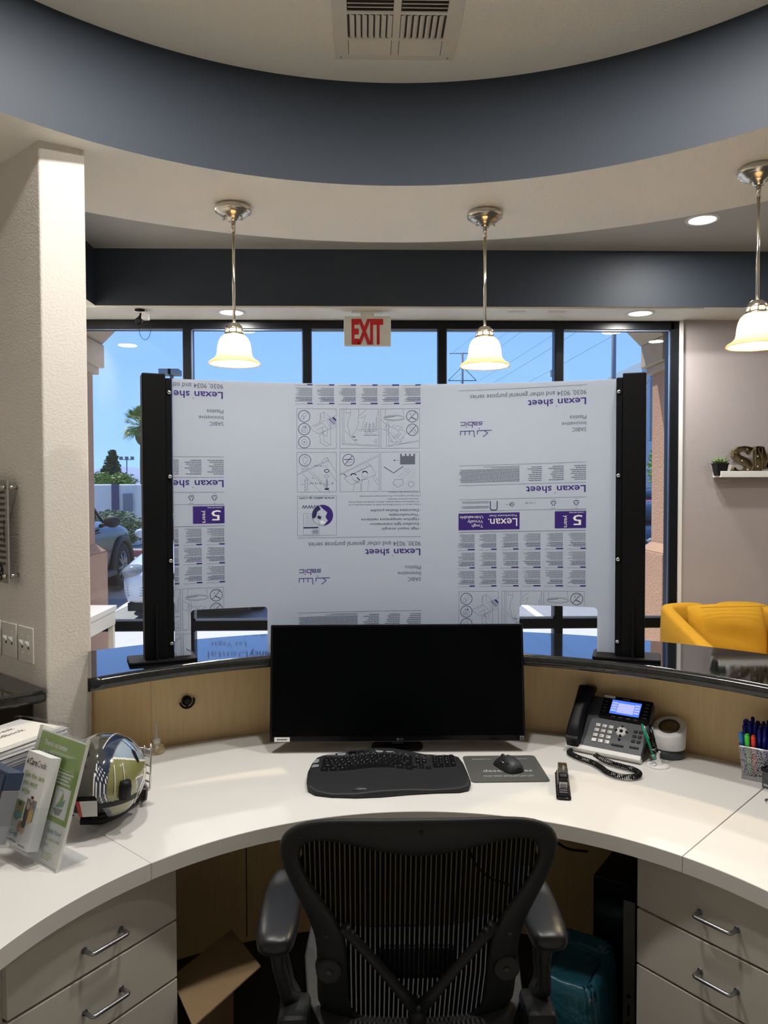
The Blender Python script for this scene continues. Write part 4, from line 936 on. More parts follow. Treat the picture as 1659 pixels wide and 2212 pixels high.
# ================================================================== OUTSIDE THINGS
def wheel(p, r, w_, x, y, side):      # wheel with its axle along x
    a = MB(); a.lathe([(r * .62, -w_ / 2), (r * .93, -w_ / 2), (r, -w_ * .36), (r, w_ * .36), (r * .93, w_ / 2), (r * .62, w_ / 2)], (x, y, r), (1, 0, 0), 36); wh = a.build('wheel', 'tyre', p)
    b = MB(); o = x + side * w_ * .42
    b.lathe([(r * .64, 0), (r * .60, side * .012), (r * .56, side * .004), (r * .54, -side * .05)], (o, y, r), (1, 0, 0), 36)
    for k in range(10):
        a_ = 2 * pi * (k + (.22 if k % 2 else -.02)) / 10; a0 = Vector((o + side * .008, y + cos(a_) * r * .12, r + sin(a_) * r * .12)); b.cyl(a0, (o + side * .004, y + cos(a_) * r * .60, r + sin(a_) * r * .60), r * .05, r * .04, 8)
    b.cyl((o - side * .01, y, r), (o + side * .012, y, r), r * .14, n=16); b.build('rim', 'rim', wh)
    c = MB(); c.lathe([(.001, 0), (r * .56, 0)], (o - side * .045, y, r), (1, 0, 0), 24); c.build('brake_disc', 'tyre', wh)
    return wh
def car_body(st, n_=12):   # stations: (y, half width, sill z, shoulder z, top z, crown half width)
    rings = []
    for (y, hw, zs, zb, zt_, cw) in st:
        half = [(hw * .80, zs), (hw * .955, zs + .02), (hw * .99, zs + (zb - zs) * .30), (hw, zs + (zb - zs) * .62), (hw * .985, zb - .02), (hw * .95, zb + (zt_ - zb) * .25), (cw, zb + (zt_ - zb) * .75), (cw * .6, zt_ - (zt_ - zb) * .06), (0, zt_)]
        r_ = [(-x, y, z_) for x, z_ in half] + [(x, y, z_) for x, z_ in reversed(half[:-1])]
        rings.append(r_)
    a = MB(); a.loft(rings, 0, True, True); return a
def arch(a, sx, x, y, r, m=0):
    return a
# --- white sedan facing the window (local front = -y)
t = thing('sedan_car', 'white sedan parked facing the window behind the black post', 'car', (-2.20, 9.42, 0))
st = [(0, .60, .28, .48, .56, .40), (.03, .70, .22, .52, .60, .50), (.10, .78, .19, .56, .645, .56), (.25, .835, .18, .62, .70, .60), (.5, .86, .18, .66, .77, .62), (1.0, .865, .18, .72, .85, .64), (1.35, .865, .18, .78, .90, .66), (2.2, .865, .18, .83, .93, .68), (3.4, .865, .18, .85, .94, .68), (4.2, .84, .22, .84, .93, .62), (4.5, .74, .30, .72, .85, .5)]
b = car_body(st).build('body', 'carwhite', t, sub=1)
st = [(1.35, .70, .88, .90, .93, .5), (1.9, .66, .88, 1.20, 1.30, .5), (2.3, .64, .88, 1.32, 1.42, .5), (3.1, .64, .88, 1.32, 1.42, .5), (3.6, .66, .88, 1.15, 1.25, .5), (3.95, .68, .88, .90, .94, .5)]
car_body(st).build('cabin_glass', 'carglass', t, sub=1)
st = [(2.2, .60, 1.36, 1.375, 1.435, .5), (3.1, .60, 1.36, 1.375, 1.435, .5)]; car_body(st).build('roof', 'carwhite', t, sub=1)
for sx in (-1, 1):
    a = MB(); a.sphere((sx * .655, .165, .575), .18, 24, 12, sx=.90, sy=.78, sz=.58); a.build('headlight', 'lampglass', t)
    wheel(t, .31, .19, sx * .77, .86, sx); wheel(t, .31, .19, sx * .77, 3.5, sx)
    a = MB(); a.sphere((sx * 1.0, 1.62, .98), .085, 16, 10, sx=1.1, sy=.6, sz=.78); a.cyl((sx * .84, 1.66, .93), (sx * .93, 1.63, .97), .03, n=8); a.build('wing_mirror', 'carwhite', t)
a = MB()
for k in range(4): a.tube([(x, -.018 + .10 * (abs(x) / .80) ** 3, .305 + k * .032) for x in [-.72 + 1.44 * i / 14 for i in range(15)]], .006, 6)
a.build('bumper_grooves', 'greybox', t)
a = MB(); a.box(-.42, .42, -.006, .06, .50, .58); a.build('grille', 'cladding', t, bevel=.02)
a = MB(); a.box(-.74, .74, .12, .9, .10, .20); a.build('underbody', 'tyre', t)
# --- dark SUV facing away (local front = +y)
t = thing('suv_car', 'dark blue suv parked facing away beyond the stub wall', 'car', (-4.83, 8.95, 0))
st = [(.0, .80, .45, .85, .98, .6), (.08, .90, .32, .92, 1.05, .66), (.5, .94, .28, 1.0, 1.08, .7), (1.6, .95, .27, 1.02, 1.08, .72), (2.6, .95, .27, 1.01, 1.08, .72), (3.25, .95, .27, .99, 1.13, .78), (3.7, .94, .28, .97, 1.10, .78), (4.05, .90, .32, .90, 1.03, .72), (4.3, .80, .40, .78, .94, .6), (4.4, .66, .45, .70, .86, .5)]
b = car_body(st).build('body', 'carnavy', t, sub=1)
st = [(.12, .70, 1.04, 1.10, 1.15, .6), (.5, .72, 1.04, 1.50, 1.58, .6), (1.0, .74, 1.04, 1.60, 1.68, .6), (2.0, .74, 1.04, 1.60, 1.68, .6), (2.5, .74, 1.04, 1.45, 1.55, .6), (3.15, .80, 1.04, 1.10, 1.15, .6)]
car_body(st).build('cabin_glass', 'carglass', t, sub=1)
st = [(.45, .66, 1.60, 1.615, 1.70, .55), (2.1, .66, 1.60, 1.615, 1.70, .55)]; car_body(st).build('roof', 'carnavy', t, sub=1)
for sx in (-1, 1):
    for y in (.85, 3.42):
        w_ = wheel(t, .385, .24, sx * .845, y, sx)
        a = MB(); a.tube([(sx * .952, y + .47 * cos(q), .36 + .47 * sin(q)) for q in [R(-5 + 190 * k / 16) for k in range(17)]], .045, 8); a.build('wheel_arch', 'cladding', t)
    a = MB(); a.tube([(sx * .935, 1.25, .33), (sx * .94, 3.0, .33)], .06, 8); a.build('sill_cladding', 'cladding', t)
    a = MB(); a.sphere((sx * 1.07, 2.55, 1.13), .12, 16, 10, sx=1.05, sy=.55, sz=.75); a.cyl((sx * .88, 2.58, 1.06), (sx * 1.0, 2.56, 1.10), .03, n=8); a.build('wing_mirror', 'cladding', t)
    a = MB(); a.tube([(sx * .76, 3.10, 1.09), (sx * .735, 2.55, 1.42), (sx * .70, 2.05, 1.64), (sx * .70, .6, 1.64)], .022, 8); a.build('window_trim', 'carnavy', t)
    for y in (1.25, 2.25): a = MB(); a.tube([(sx * .955, y, .98), (sx * .962, y + .09, .98), (sx * .955, y + .18, .98)], .012, 6); a.build('door_handle', 'carnavy', t)
# --- cars seen right of the post
t = thing('hatchback_car', 'dark grey car between the right black post and the stucco pier', 'car', (5.68, 13.0, 0))
st = [(0, .60, .30, .55, .66, .42), (.06, .76, .24, .60, .72, .52), (.3, .85, .2, .70, .82, .62), (.9, .87, .2, .82, .93, .66), (1.3, .87, .2, .88, .97, .68), (3.3, .87, .2, .9, .98, .68), (4.0, .8, .3, .85, .95, .6)]
car_body(st).build('body', 'carnavy', t, sub=1)
st = [(1.2, .60, .92, .96, 1.0, .45), (1.9, .56, .92, 1.28, 1.36, .45), (2.9, .56, .92, 1.28, 1.36, .45), (3.7, .58, .92, 1.0, 1.04, .45)]; car_body(st).build('cabin_glass', 'carglass', t, sub=1)
for sx in (-1, 1):
    a = MB(); a.sphere((sx * .66, .16, .70), .12, 14, 8, sx=1.2, sy=.6, sz=.5); a.build('headlight', 'lampglass', t)
    for y in (.8, 3.3): wheel(t, .32, .2, sx * .78, y, sx)
t = thing('red_car', 'red car far behind, seen between the right post and the pier', 'car', (8.02, 19.9, 0))
st = [(0, .66, .40, .95, 1.12, .5), (.1, .82, .34, 1.05, 1.25, .6), (.5, .87, .3, 1.12, 1.34, .66), (3.3, .87, .3, 1.12, 1.34, .68), (4.0, .8, .4, .95, 1.15, .6)]
car_body(st).build('body', 'carred', t, sub=1)
st = [(.8, .72, 1.28, 1.30, 1.34, .5), (1.4, .68, 1.28, 1.54, 1.62, .5), (2.9, .66, 1.28, 1.56, 1.68, .5), (3.7, .68, 1.2, 1.3, 1.34, .5)]; car_body(st).build('cabin_glass', 'carglass', t, sub=1)
for sx in (-1, 1):
    for y in (.8, 3.3): wheel(t, .32, .2, sx * .78, y, sx)
# --- utility enclosure
t = thing('utility_enclosure', 'whitewashed masonry enclosure with a grey box behind the parked suv', 'enclosure', (-8.2, 22.0, 0))
a = MB(); a.box(-3.0, .45, 0, .3, 0, 1.74); a.box(.45, 1.72, -.02, 3.0, 0, 1.76); a.build('masonry', 'stone', t, bevel=.06, seg=3)
a = MB(); a.box(1.02, 1.22, -.06, .02, 0, 1.76); a.build('dark_pilaster', 'purple2', t)
a = MB(); a.box(1.36, 1.60, -.14, 0, .98, 1.5); a.build('meter_box', 'greybox', t, bevel=.01)
# --- vegetation
def leafball(mb, c, r, n_, s_, m=0, flat=.85, rnd=random):
    for _ in range(n_):
        while True:
            p = Vector((rnd.uniform(-1, 1), rnd.uniform(-1, 1), rnd.uniform(-1, 1)))
            if .35 < p.length < 1: break
        q = Vector(c) + Vector((p.x * r[0], p.y * r[1], p.z * r[2])); d_ = Vector((rnd.gauss(0, 1), rnd.gauss(0, 1), rnd.gauss(0, 1))).normalized(); u, w_ = frame_from(d_); k = s_ * rnd.uniform(.6, 1.3)
        mb.add([q - u * k, q + w_ * k * .45, q + u * k, q - w_ * k * .45], [(0, 1, 2, 3)], m)
def shrub(x, y, rx, ry, h, n_, s_, label, group):
    t = thing('shrub', label, 'shrub', (x, y, 0), 0, group)
    a = MB(); leafball(a, (0, 0, h * .55), (rx, ry, h * .48), n_, s_); a.build('foliage', 'bushleaf', t)
    a = MB()
    for k in range(7):
        q = 2 * pi * k / 7; a.tube([(.05 * cos(q), .05 * sin(q), 0), (rx * .3 * cos(q), ry * .3 * sin(q), h * .4), (rx * .6 * cos(q), ry * .6 * sin(q), h * .75)], [.02, .015, .008], 6)
    a.build('stems', 'trunk', t)
for i, (x, h, lb) in enumerate(((-6.60, 1.05, 'round grey-green shrub behind the red curb beside the suv'), (-4.75, 1.15, 'round shrub behind the red curb, hidden by the masked sheet'), (-2.9, 1.1, 'round shrub behind the red curb near the white sedan'))):
    shrub(x, 20.2, .85, .8, h, 2600, .055, lb, 'shrubs behind the red curb')
for i, (x, y) in enumerate(((10.2, 28.4), (12.6, 28.8), (15.0, 28.4))): shrub(x, y, 1.0, .9, 1.25, 900, .09, ('low green shrub behind the red car', 'low green shrub beside the tall grey-blue panel', 'low green shrub hidden by the stucco pier')[i], 'shrubs across the street')
t = thing('palm_tree', 'fan palm with green crown beside the left black post', 'palm tree', (-14.25, 50, 0))
a = MB(); a.tube([(0, 0, 0), (.05, 0, 1.5), (0, 0, 3.2), (.03, 0, 5.4)], [.36, .30, .26, .24], 14); a.sphere((0, 0, 5.1), .55, 14, 8, sz=1.3); a.build('trunk', 'trunk', t)
a = MB()
for k in range(110):
    el = R(random.uniform(-40, 80)); th = random.uniform(0, 2 * pi); d_ = Vector((cos(th) * cos(el), sin(th) * cos(el), sin(el))); p0 = Vector((0, 0, 5.7)); L = random.uniform(.75, 1.0); p1 = p0 + d_ * L; u, w_ = frame_from(d_)
    a.tube([p0, p1], [.02, .014], 4)
    for j in range(11):
        q = R(-75 + 150 * j / 10); e_ = (d_ * cos(q) + u * sin(q)) ; L2 = .68 * cos(q * .5); tip = p1 + e_ * L2 - Vector((0, 0, .16)); s_ = w_ * .012 + e_.cross(w_) * .035
        a.add([p1, p1 + e_ * L2 * .55 + s_, tip, p1 + e_ * L2 * .55 - s_], [(0, 1, 2, 3)])
a.build('fronds', 'leaf', t)
t = thing('pine_tree', 'dark conical pine tree rising beside the stub wall', 'pine tree', (-19.6, 60, 0))
a = MB(); a.tube([(0, 0, 0), (0, 0, 4.4)], [.16, .03], 8); a.build('trunk', 'trunk', t)
a = MB()
for k in range(11): leafball(a, (random.uniform(-.12, .12), 0, 1.2 + k * .32), ((1.55 - k * .125), (1.3 - k * .1), .34), 620 - k * 40, .13)
a.build('foliage', 'leafdark', t)
for i, (x, y, rx, h, n_, lb, mt_) in enumerate(((-14.7, 45, 1.50, 2.75, 2600, 'bright green round tree in front of the pine', 'leaf'), (-21.6, 57, .9, 2.1, 700, 'small dark tree left of the bright green tree', 'leafdark'), (-15.9, 62, 1.1, 2.2, 900, 'dark green tree between the bright tree and the palm', 'leafdark'), (-12.9, 60, 1.3, 2.3, 900, 'dark green tree behind the palm trunk', 'leafdark'), (15.3, 39, .9, 4.0, 1600, 'green tree seen in the slit beside the right black post', 'leaf'))):
    t = thing('broadleaf_tree', lb, 'tree', (x, y, 0), 0, 'trees across the street'); a = MB()
    for k in range(5): leafball(a, (rx * .45 * cos(k * 1.3), rx * .3 * sin(k * 2), h * .66 + .1 * sin(k * 3)), (rx * .62, rx * .6, h * .30), n_ // 5, .12)
    a.build('foliage', mt_, t); a = MB(); a.tube([(0, 0, 0), (.05, 0, h * .7)], [.14, .07], 8); a.build('trunk', 'trunk', t)
# --- poles, pylon, wires
def pole(name, label, x, y, h, r, head, grp=None):
    t = thing(name, label, 'pole', (x, y, 0), 0, grp); a = MB(); a.cyl((0, 0, 0), (0, 0, h), r * 1.1, r, 12); a.build('pole_shaft', 'polegrey', t)
    if head: head(t)
    return t
def box_heads(t, h=5.3):
    for x, w_ in ((-.16, .20), (.10, .17)): a = MB(); a.box(x - w_, x + w_, -.25, .25, h, h + .18); a.build('lamp_head', 'polegrey', t, bevel=.01)
pole('parking_light', 'grey box-headed parking lot light just above the left black post', -6.21, 25, 5.3, .06, lambda t: box_heads(t, 5.28))
def small_head(t): a = MB(); a.box(-.10, .10, -.1, .1, 5.98, 6.22); a.build('lamp_head', 'polegrey', t)
pole('parking_light', 'small grey box lamp beside the mullion above the masked sheet', 7.36, 30, 6.0, .03, small_head)
pole('utility_pole', 'tall grey pole above the right black post, cut by the window head', 8.05, 24.8, 9.2, .075, None)
def hook(t): a = MB(); a.tube([(0, 0, 5.4), (.02, 0, 5.65), (.10, 0, 5.85), (.30, 0, 5.9)], .02, 6); a.box(.22, .42, -.06, .06, 5.84, 5.90); a.build('lamp_head', 'polegrey', t)
pole('street_lamp', 'thin hooked street lamp in front of the grey-blue panel', 11.0, 30, 5.45, .03, hook)
def flood(t): a = MB(); a.box(-.65, .65, -.1, .1, 4.30, 4.36); [a.box(x - .12, x + .12, -.15, .15, 4.36, 4.6) for x in (-.5, 0, .5)]; a.build('lamp_head', 'polegrey', t)
pole('floodlight_mast', 'distant floodlight mast between the pine and the palm', -21.5, 70, 4.4, .05, flood)
t = thing('warehouse', 'tall grey-blue building panel between the right post and the pier', 'building', (17.2, 42, 0))
a = MB(); a.box(-2.0, 1.6, 0, 6, 0, 8.6); a.build('wall_panel', 'bluepanel', t, bevel=.02); a = MB(); a.box(-1.52, -1.42, -.05, 0, 0, 8.6); a.build('seam_strip', 'polegrey', t); a = MB(); a.box(-2.0, 1.6, -.06, 0, 1.4, 4.2); a.build('lower_panel', 'purple3', t)
t = thing('power_pylon', 'distant steel power pylon above the masked sheet', 'pylon', (15.2, 120, 0))
a = MB(); a.cyl((0, 0, 0), (0, 0, 22.8), .30, .16, 8)
for z_, w_ in ((22.7, 2.0), (18.5, 2.2), (14.5, 2.2)): a.cyl((-w_, 0, z_), (w_, 0, z_), .08, n=6); a.cyl((-w_, 0, z_), (0, 0, z_ + 2.2 if z_ < 22 else z_), .06, n=6); a.cyl((w_, 0, z_), (0, 0, z_ + 2.2 if z_ < 22 else z_), .06, n=6)
a.build('tower', 'polegrey', t)
a = MB()
def wire(p, q, r_=.022, sag=.8): a.tube([Vector(p).lerp(Vector(q), k / 10) - Vector((0, 0, 4 * sag * (k / 10) * (1 - k / 10))) for k in range(11)], r_, 4)
for z_, w_ in ((22.7, 2.0), (18.5, 2.2), (14.5, 2.2)):
    for sx in (-1, 1): wire((15.2 + sx * w_, 119.6, z_ - .3), (29 + sx * 2, 36, z_ + 6.0))
for dz in (0, 1.0): wire((11.5, 120, 26 + dz), (21 + dz, 36, 27 + dz))
tag(a.build('power_lines', 'polegrey'), 'thin power lines crossing the sky above the masked sheet', 'wires')

# ================================================================== THINGS ON THE DESK  (desk top z = .74)
DZ = .7402
# ultrawide monitor, leaning back a little
t = thing('computer_monitor', 'black ultrawide monitor in the middle of the white desk', 'monitor', (.1035, 2.475, DZ), R(-.6))
tilt = Matrix.Translation((0, 0, .0385)) @ Matrix.Rotation(R(-7.5), 4, 'X')
W2, H2 = .417, .378
a = MB(); a.X = tilt; a.rbox(-W2, W2, .0, .022, 0, H2, .004, ez=.002); 
a = MB(); a.X = tilt; a.box(-W2, W2, 0, .018, 0, H2); a.box(-W2 * .8, W2 * .8, .018, .035, .05, H2 * .85); hs = a.build('housing', 'blackgloss', t, bevel=.004, seg=3)
a = MB(); a.X = tilt; a.box(-W2 + .008, W2 - .008, -.0007, .001, .019, H2 - .006); a.build('display_panel', 'screen', t)
a = MB(); a.X = tilt; a.box(-W2 + .016, -W2 + .066, -.0014, 0, .0025, .0165); a.build('asset_sticker', 'paper', t); a = MB(); a.X = tilt; dashes(a, -W2 + .024, -W2 + .058, .007, .012, 1, lambda x, y: (x, -.0016, y), 0, .8, 'L', 0); a.build('sticker_print', 'gap', t)
a = MB(); a.X = tilt; a.lathe([(.0001, 0), (.0042, 0)], (.0, -.0012, .0085), (0, -1, 0), 20); a.text('LG', (.0065, -.0013, .0055), (1, 0, 0), (0, 0, 1), .0095, 0, bold=.03); a.build('brand_mark', 'satin', t)
a = MB(); a.X = tilt; a.box(W2 - .019, W2 - .005, -.0014, 0, .0035, .0165, 0); a.box(W2 - .0165, W2 - .0075, -.0018, -.001, .006, .011, 1); a.build('energy_label', ['satin', 'gap'], t)
a = MB(); a.rbox(-.085, .085, .015, .11, 0, .008, .04); a.build('stand_base', 'black', t); a = MB(); a.box(-.03, .03, .075, .095, .0085, .25); a.build('stand_neck', 'blackgloss', t, bevel=.005)
a = MB(); a.X = tilt; a.rbox(-.02, .02, .003, .016, -.006, .001, .005); a.build('joystick_button', 'black', t)

# wave keyboard
t = thing('keyboard', 'black wave-shaped keyboard with grey media keys under the monitor', 'keyboard', (.064, 2.268, DZ), R(-1.2))
def kb_h(x, y): return .016 + .010 * max(0, min(1, (y + .13) / .30)) + .0045 * cos(x * 22)       # wavy deck
def wave(x): return .012 * cos((x + .06) * 13.5) if x < .11 else -.008 + .0 * x
out = []
def kb_edge(s_):
    pts = []
    top = [(-.205, .128), (-.16, .155), (-.10, .176), (-.04, .182), (.02, .175), (.07, .158), (.12, .143), (.17, .135), (.205, .128), (.225, .105), (.233, .06), (.238, -.02), (.240, -.075), (.232, -.108), (.205, -.122), (.13, -.126), (.06, -.136), (-.02, -.152), (-.09, -.158), (-.16, -.152), (-.205, -.138), (-.228, -.110), (-.236, -.06), (-.238, .0), (-.232, .06), (-.222, .105)]
    return [(x * s_, y * s_ if s_ == 1 else y - (1 - s_) * (y) * .8) for x, y in top]
E_ = kb_edge(1)
def kb_ring(s_, zf): return [(x * s_, .005 + (y - .005) * s_, zf(x * s_, .005 + (y - .005) * s_)) for x, y in E_]
a = MB(); rings = [kb_ring(.985, lambda x, y: .0), kb_ring(1.0, lambda x, y: .006), kb_ring(.998, lambda x, y: kb_h(x, y) - .005), kb_ring(.985, lambda x, y: kb_h(x, y) - .0005)] + [kb_ring(k_, kb_h) for k_ in (.95, .88, .8, .7, .6, .5, .4, .3, .2, .1, .01)]
a.loft(rings, 0, True, True); a.build('body', 'keymat', t)
KM = MB(); KT = MB()
def key(x, y, w_=.0172, d_=.0155, m=0, lab=None, lm=0, h=.0065, rot=0):
    z0 = kb_h(x, y) - .001; q = .0022
    c_, s_ = cos(rot), sin(rot)
    def P_(dx, dy, dz): return (x + dx * c_ - dy * s_, y + dx * s_ + dy * c_, z0 + dz)
    b0 = [P_(sx * w_ / 2, sy * d_ / 2, 0) for sx, sy in ((-1, -1), (1, -1), (1, 1), (-1, 1))]; b1 = [P_(sx * (w_ / 2 - q), sy * (d_ / 2 - q) + .0008, h) for sx, sy in ((-1, -1), (1, -1), (1, 1), (-1, 1))]
    KM.add(b0 + b1, [(0, 1, 5, 4), (1, 2, 6, 5), (2, 3, 7, 6), (3, 0, 4, 7), (4, 5, 6, 7)], m)
    if lab: KT.text(lab, P_(0, -.001, h + .0003), (c_, s_, 0), (-s_, c_, 0), .0062 if len(lab) < 3 else .0044, lm, bold=.02, align='C')
rows_ = [(.098, ['`', '1', '2', '3', '4', '5', '6', '7', '8', '9', '0', '-', '='], -.187, 0), (.078, 'QWERTYUIOP', -.160, 0), (.058, 'ASDFGHJKL', -.155, 0), (.038, 'ZXCVBNM', -.146, 0)]
for y0, labs, x0, _ in rows_:
    labs = list(labs) + ({.078: ['[', ']', '\\'], .058: [';', "'"], .038: [',', '.', '/']}.get(y0, []))
    for i, c_ in enumerate(labs):
        x = x0 + i * .0188; key(x, y0 + wave(x), lab=c_, rot=-.012 * sin((x + .06) * 13.5) * 12)
for y0, x, w_, lb in ((.098, .064, .028, 'back'), (.078, -.188, .026, 'tab'), (.058, -.185, .030, 'caps'), (.058, .062, .030, 'enter'), (.038, -.181, .038, 'shift'), (.038, .052, .044, 'shift')):
    key(x, y0 + wave(x), w_, lab=lb)
for x, w_, lb, lm in ((-.190, .024, 'ctrl', 0), (-.163, .024, 'fn', 0), (-.136, .024, 'alt', 0), (.010, .026, 'alt', 0), (.038, .024, 'fn', 1), (.064, .024, 'ctrl', 0)): key(x, .014 + wave(x), w_, .019, lab=lb, lm=lm)
v0 = []      # space bar follows the wave
for k in range(9):
    x = -.122 + .119 * k / 8; v0.append([(x, .004 + wave(x), kb_h(x, .01) - .001), (x, .007 + wave(x), kb_h(x, .01) + .0055), (x, .021 + wave(x), kb_h(x, .01) + .0055), (x, .023 + wave(x), kb_h(x, .01) - .001)])
KM.loft(v0, 0, False, True)
for g0 in range(3):
    for k in range(4): x = -.150 + g0 * .083 + k * .0182 - .012; key(x, .120 + wave(x) * .9, .0150, .009, lab='F%d' % (g0 * 4 + k + 1), lm=1 if (g0, k) in ((0, 0), (0, 1), (1, 0), (1, 1), (1, 2), (2, 0)) else 0, h=.004)
key(-.187, .118 + wave(-.187), .016, .009, lab='esc', h=.004)
for i, lb in enumerate(('prt', 'scr', 'pse')): key(.093 + i * .0175, .118, .015, .008, lab=lb, h=.004)
key(.094, .090, .0155, .016, lab='ins'); key(.113, .090, .0155, .016, lab='hm'); key(.094, .068, .0155, .024, lab='del'); key(.113, .071, .0155, .016, lab='pg')
for x, y, lb in ((.103, .043, '^'), (.083, .026, '<'), (.103, .026, 'v'), (.123, .026, '>')): key(x, y, .0160, .0145, lab=lb)
for r_ in range(4):
    for c_ in range(3):
        if r_ == 3 and c_ == 1: continue
        if r_ == 3 and c_ == 0: key(.1555, .038, .033, .0155, lab='0'); continue
        key(.147 + c_ * .0178, .092 - r_ * .018, lab='789456123x0.'[r_ * 3 + c_], w_=.016)
for i, lb in enumerate('#/*-'): key(.147 + i * .0178, .110, .016, .014, lab=lb)
key(.2005, .083, .016, .032, lab='+'); key(.2005, .047, .016, .032, lab='ent')
KM.build('keys', 'keycap', t); KT.build('key_legends', ['keytxt', 'bluetxt'], t)
def patch(pts, z_, nm, m, th=.0015):
    a = MB(); a.prism(pts, 0, th); o = a.build(nm, m, t, bevel=.0006, seg=1); o.location = (0, 0, z_); return o
for pts in ([(-.196, .126), (-.165, .1255), (-.163, .140), (-.190, .133)], [(-.157, .127), (-.132, .130), (-.130, .150), (-.157, .145)], [(-.038, .150), (-.012, .142), (-.014, .131), (-.034, .132)], [(-.005, .140), (.022, .136), (.012, .127), (-.002, .129)], [(-.226, .050), (-.210, .060), (-.210, .087), (-.222, .085)], [(-.229, .020), (-.208, .025), (-.208, .043), (-.226, .042)], [(.150, .124), (.165, .123), (.165, .129), (.150, .129)], [(.170, .122), (.183, .121), (.183, .128), (.170, .128)]):
    cx, cy = sum(p[0] for p in pts) / 4, sum(p[1] for p in pts) / 4; patch(pts, kb_h(cx, cy) + .0008, 'media_key', 'keygrey', .0022)
a = MB(); a.cyl((-.082, .148, kb_h(-.082, .148) - .002), (-.082, .148, kb_h(-.082, .148) + .0025), .0125, .011, 24); a.build('volume_dial', 'keycap', t)
for sx in (-1, 1):
    for k in (0, 1): a = MB(); a.prism([(-.082 + sx * .016, .142 + k * .008), (-.082 + sx * .040, .141 + k * .008), (-.082 + sx * .040, .147 + k * .008), (-.082 + sx * .015, .148 + k * .008)], kb_h(-.08, .148), kb_h(-.08, .148) + .002); a.build('media_button', 'keycap', t)
zz = kb_h(-.07, -.135); a = MB(); a.prism([(-.098, -.140), (-.050, -.138), (-.058, -.116), (-.088, -.117)], zz - .003, zz + .0006); a.build('badge', 'darkgrey', t)
a = MB(); a.text('logitech', (-.073, -.131, zz + .001), (1, .03, 0), (0, 1, 0), .0085, 0, width=.024, align='C', bold=.01); a.build('badge_lettering', 'keytxt', t)

# mouse pad and mouse
t = thing('mouse_pad', 'grey mouse pad with white lettering under the black mouse', 'mouse pad', (.425, 2.327, DZ), R(0))
a = MB(); a.rbox(-.116, .116, -.110, .110, 0, .003, .013, ez=.0008); a.build('pad', 'pad', t)
a = MB(); X, Y = (1, 0, 0), (0, 1, 0); a.text('desert pines', (-.070, -.032, .0033), X, Y, .026, 0, width=.150, bold=.012); dashes(a, -.088, -.044, .074, .082, 1, lambda x, y: (x, y, .0033), 0, .5, 'L', 0); a.text('DMD', (-.042, .0755, .0033), X, Y, .0065, 0, bold=.03); dashes(a, .032, .070, .074, .082, 1, lambda x, y: (x, y, .0033), 0, .5, 'L', 0); a.text('DMD', (.072, .0755, .0033), X, Y, .0065, 0, bold=.03)
dashes(a, -.075, .085, -.060, -.073, 2, lambda x, y: (x, y, .0033), 0, .35); a.build('printed_lettering', 'keytxt', t)
t = thing('computer_mouse', 'black wireless mouse lying on the grey mouse pad', 'mouse', (.438, 2.325, DZ + .0032), R(24))
a = MB(); prof = [(-.052, .010, .008), (-.047, .024, .022), (-.035, .030, .031), (-.015, .031, .037), (.008, .028, .036), (.028, .028, .030), (.044, .027, .021), (.052, .020, .012), (.055, .008, .006)]
rings = []
for y, w_, h in prof: rings.append([(w_ * cos(q) * (1 + .08 * (cos(q) < 0)) , y, max(0, .0 + h * sin(q)) if sin(q) > 0 else 0) for q in [R(-20 + 220 * k / 16) for k in range(17)]])
a.loft(rings, 0, True, True); a.build('body', 'keymat', t, sub=1)
a = MB(); rings = []
for y, w_, h in [(-.050, .012, .014), (-.044, .018, .0245), (-.033, .022, .0325), (-.015, .0225, .0385), (.004, .019, .0380), (.010, .014, .0375)]: rings.append([(w_ * cos(q), y, h * (.55 + .47 * sin(q))) for q in [R(10 + 160 * k / 12) for k in range(13)]])
a.loft(rings, 0, True, False, False); a.build('palm_rest', 'darkgrey', t, solid=.001, sub=1)
a = MB(); a.lathe([(.0095, -.0035), (.011, -.002), (.011, .002), (.0095, .0035)], (0, .030, .0235), (1, 0, 0), 24, caps=True); a.build('scroll_wheel', 'cladding', t)
a = MB(); a.lathe([(.0001, 0), (.0035, 0)], (-.0235, -.022, .0285), (-.6, 0, .8), 16); a.tube([(-.0275, -.012, .0235), (-.0262, .000, .0245), (-.0250, .010, .0240)], .0016, 8); a.build('side_button', 'satin', t)

# stapler: nose towards the camera
t = thing('stapler', 'black stapler standing on the desk right of the mouse pad', 'stapler', (.571, 2.198, DZ), R(-12.5))
a = MB(); a.rbox(-.020, .020, -.118, .085, 0, .007, .008); a.box(-.016, .016, -.112, .08, .006, .013); a.build('base', 'blackgloss', t, bevel=.002)
a = MB()
for k in range(3): a.box(-.012, .012, -.100 + k * .016, -.092 + k * .016, .013, .0155)
a.build('anvil', 'steel', t, bevel=.0008)
a = MB(); a.loft([[(-w_, y, z0), (w_, y, z0), (w_ * .95, y, z1 - .003), (w_ * .7, y, z1), (-w_ * .7, y, z1), (-w_ * .95, y, z1 - .003)] for y, w_, z0, z1 in ((-.064, .0135, .020, .045), (-.055, .0145, .020, .052), (-.02, .015, .022, .056), (.04, .014, .016, .046), (.078, .013, .008, .034), (.085, .010, .010, .028))], 0, False, True); a.build('arm', 'blackgloss', t, bevel=.002)
a = MB(); a.box(-.0105, .0105, -.0665, -.060, .012, .032); a.box(-.009, .009, -.060, .06, .014, .022); a.build('magazine', 'steel', t, bevel=.0008)
a = MB(); a.loft([[(-.0125, y, z), (.0125, y, z), (.0125, y, z - .005), (-.0125, y, z - .005)] for y, z in ((-.05, .0535), (-.02, .0585), (.03, .0525), (.06, .044))], 0, False, True); a.build('cap', 'chrome', t)
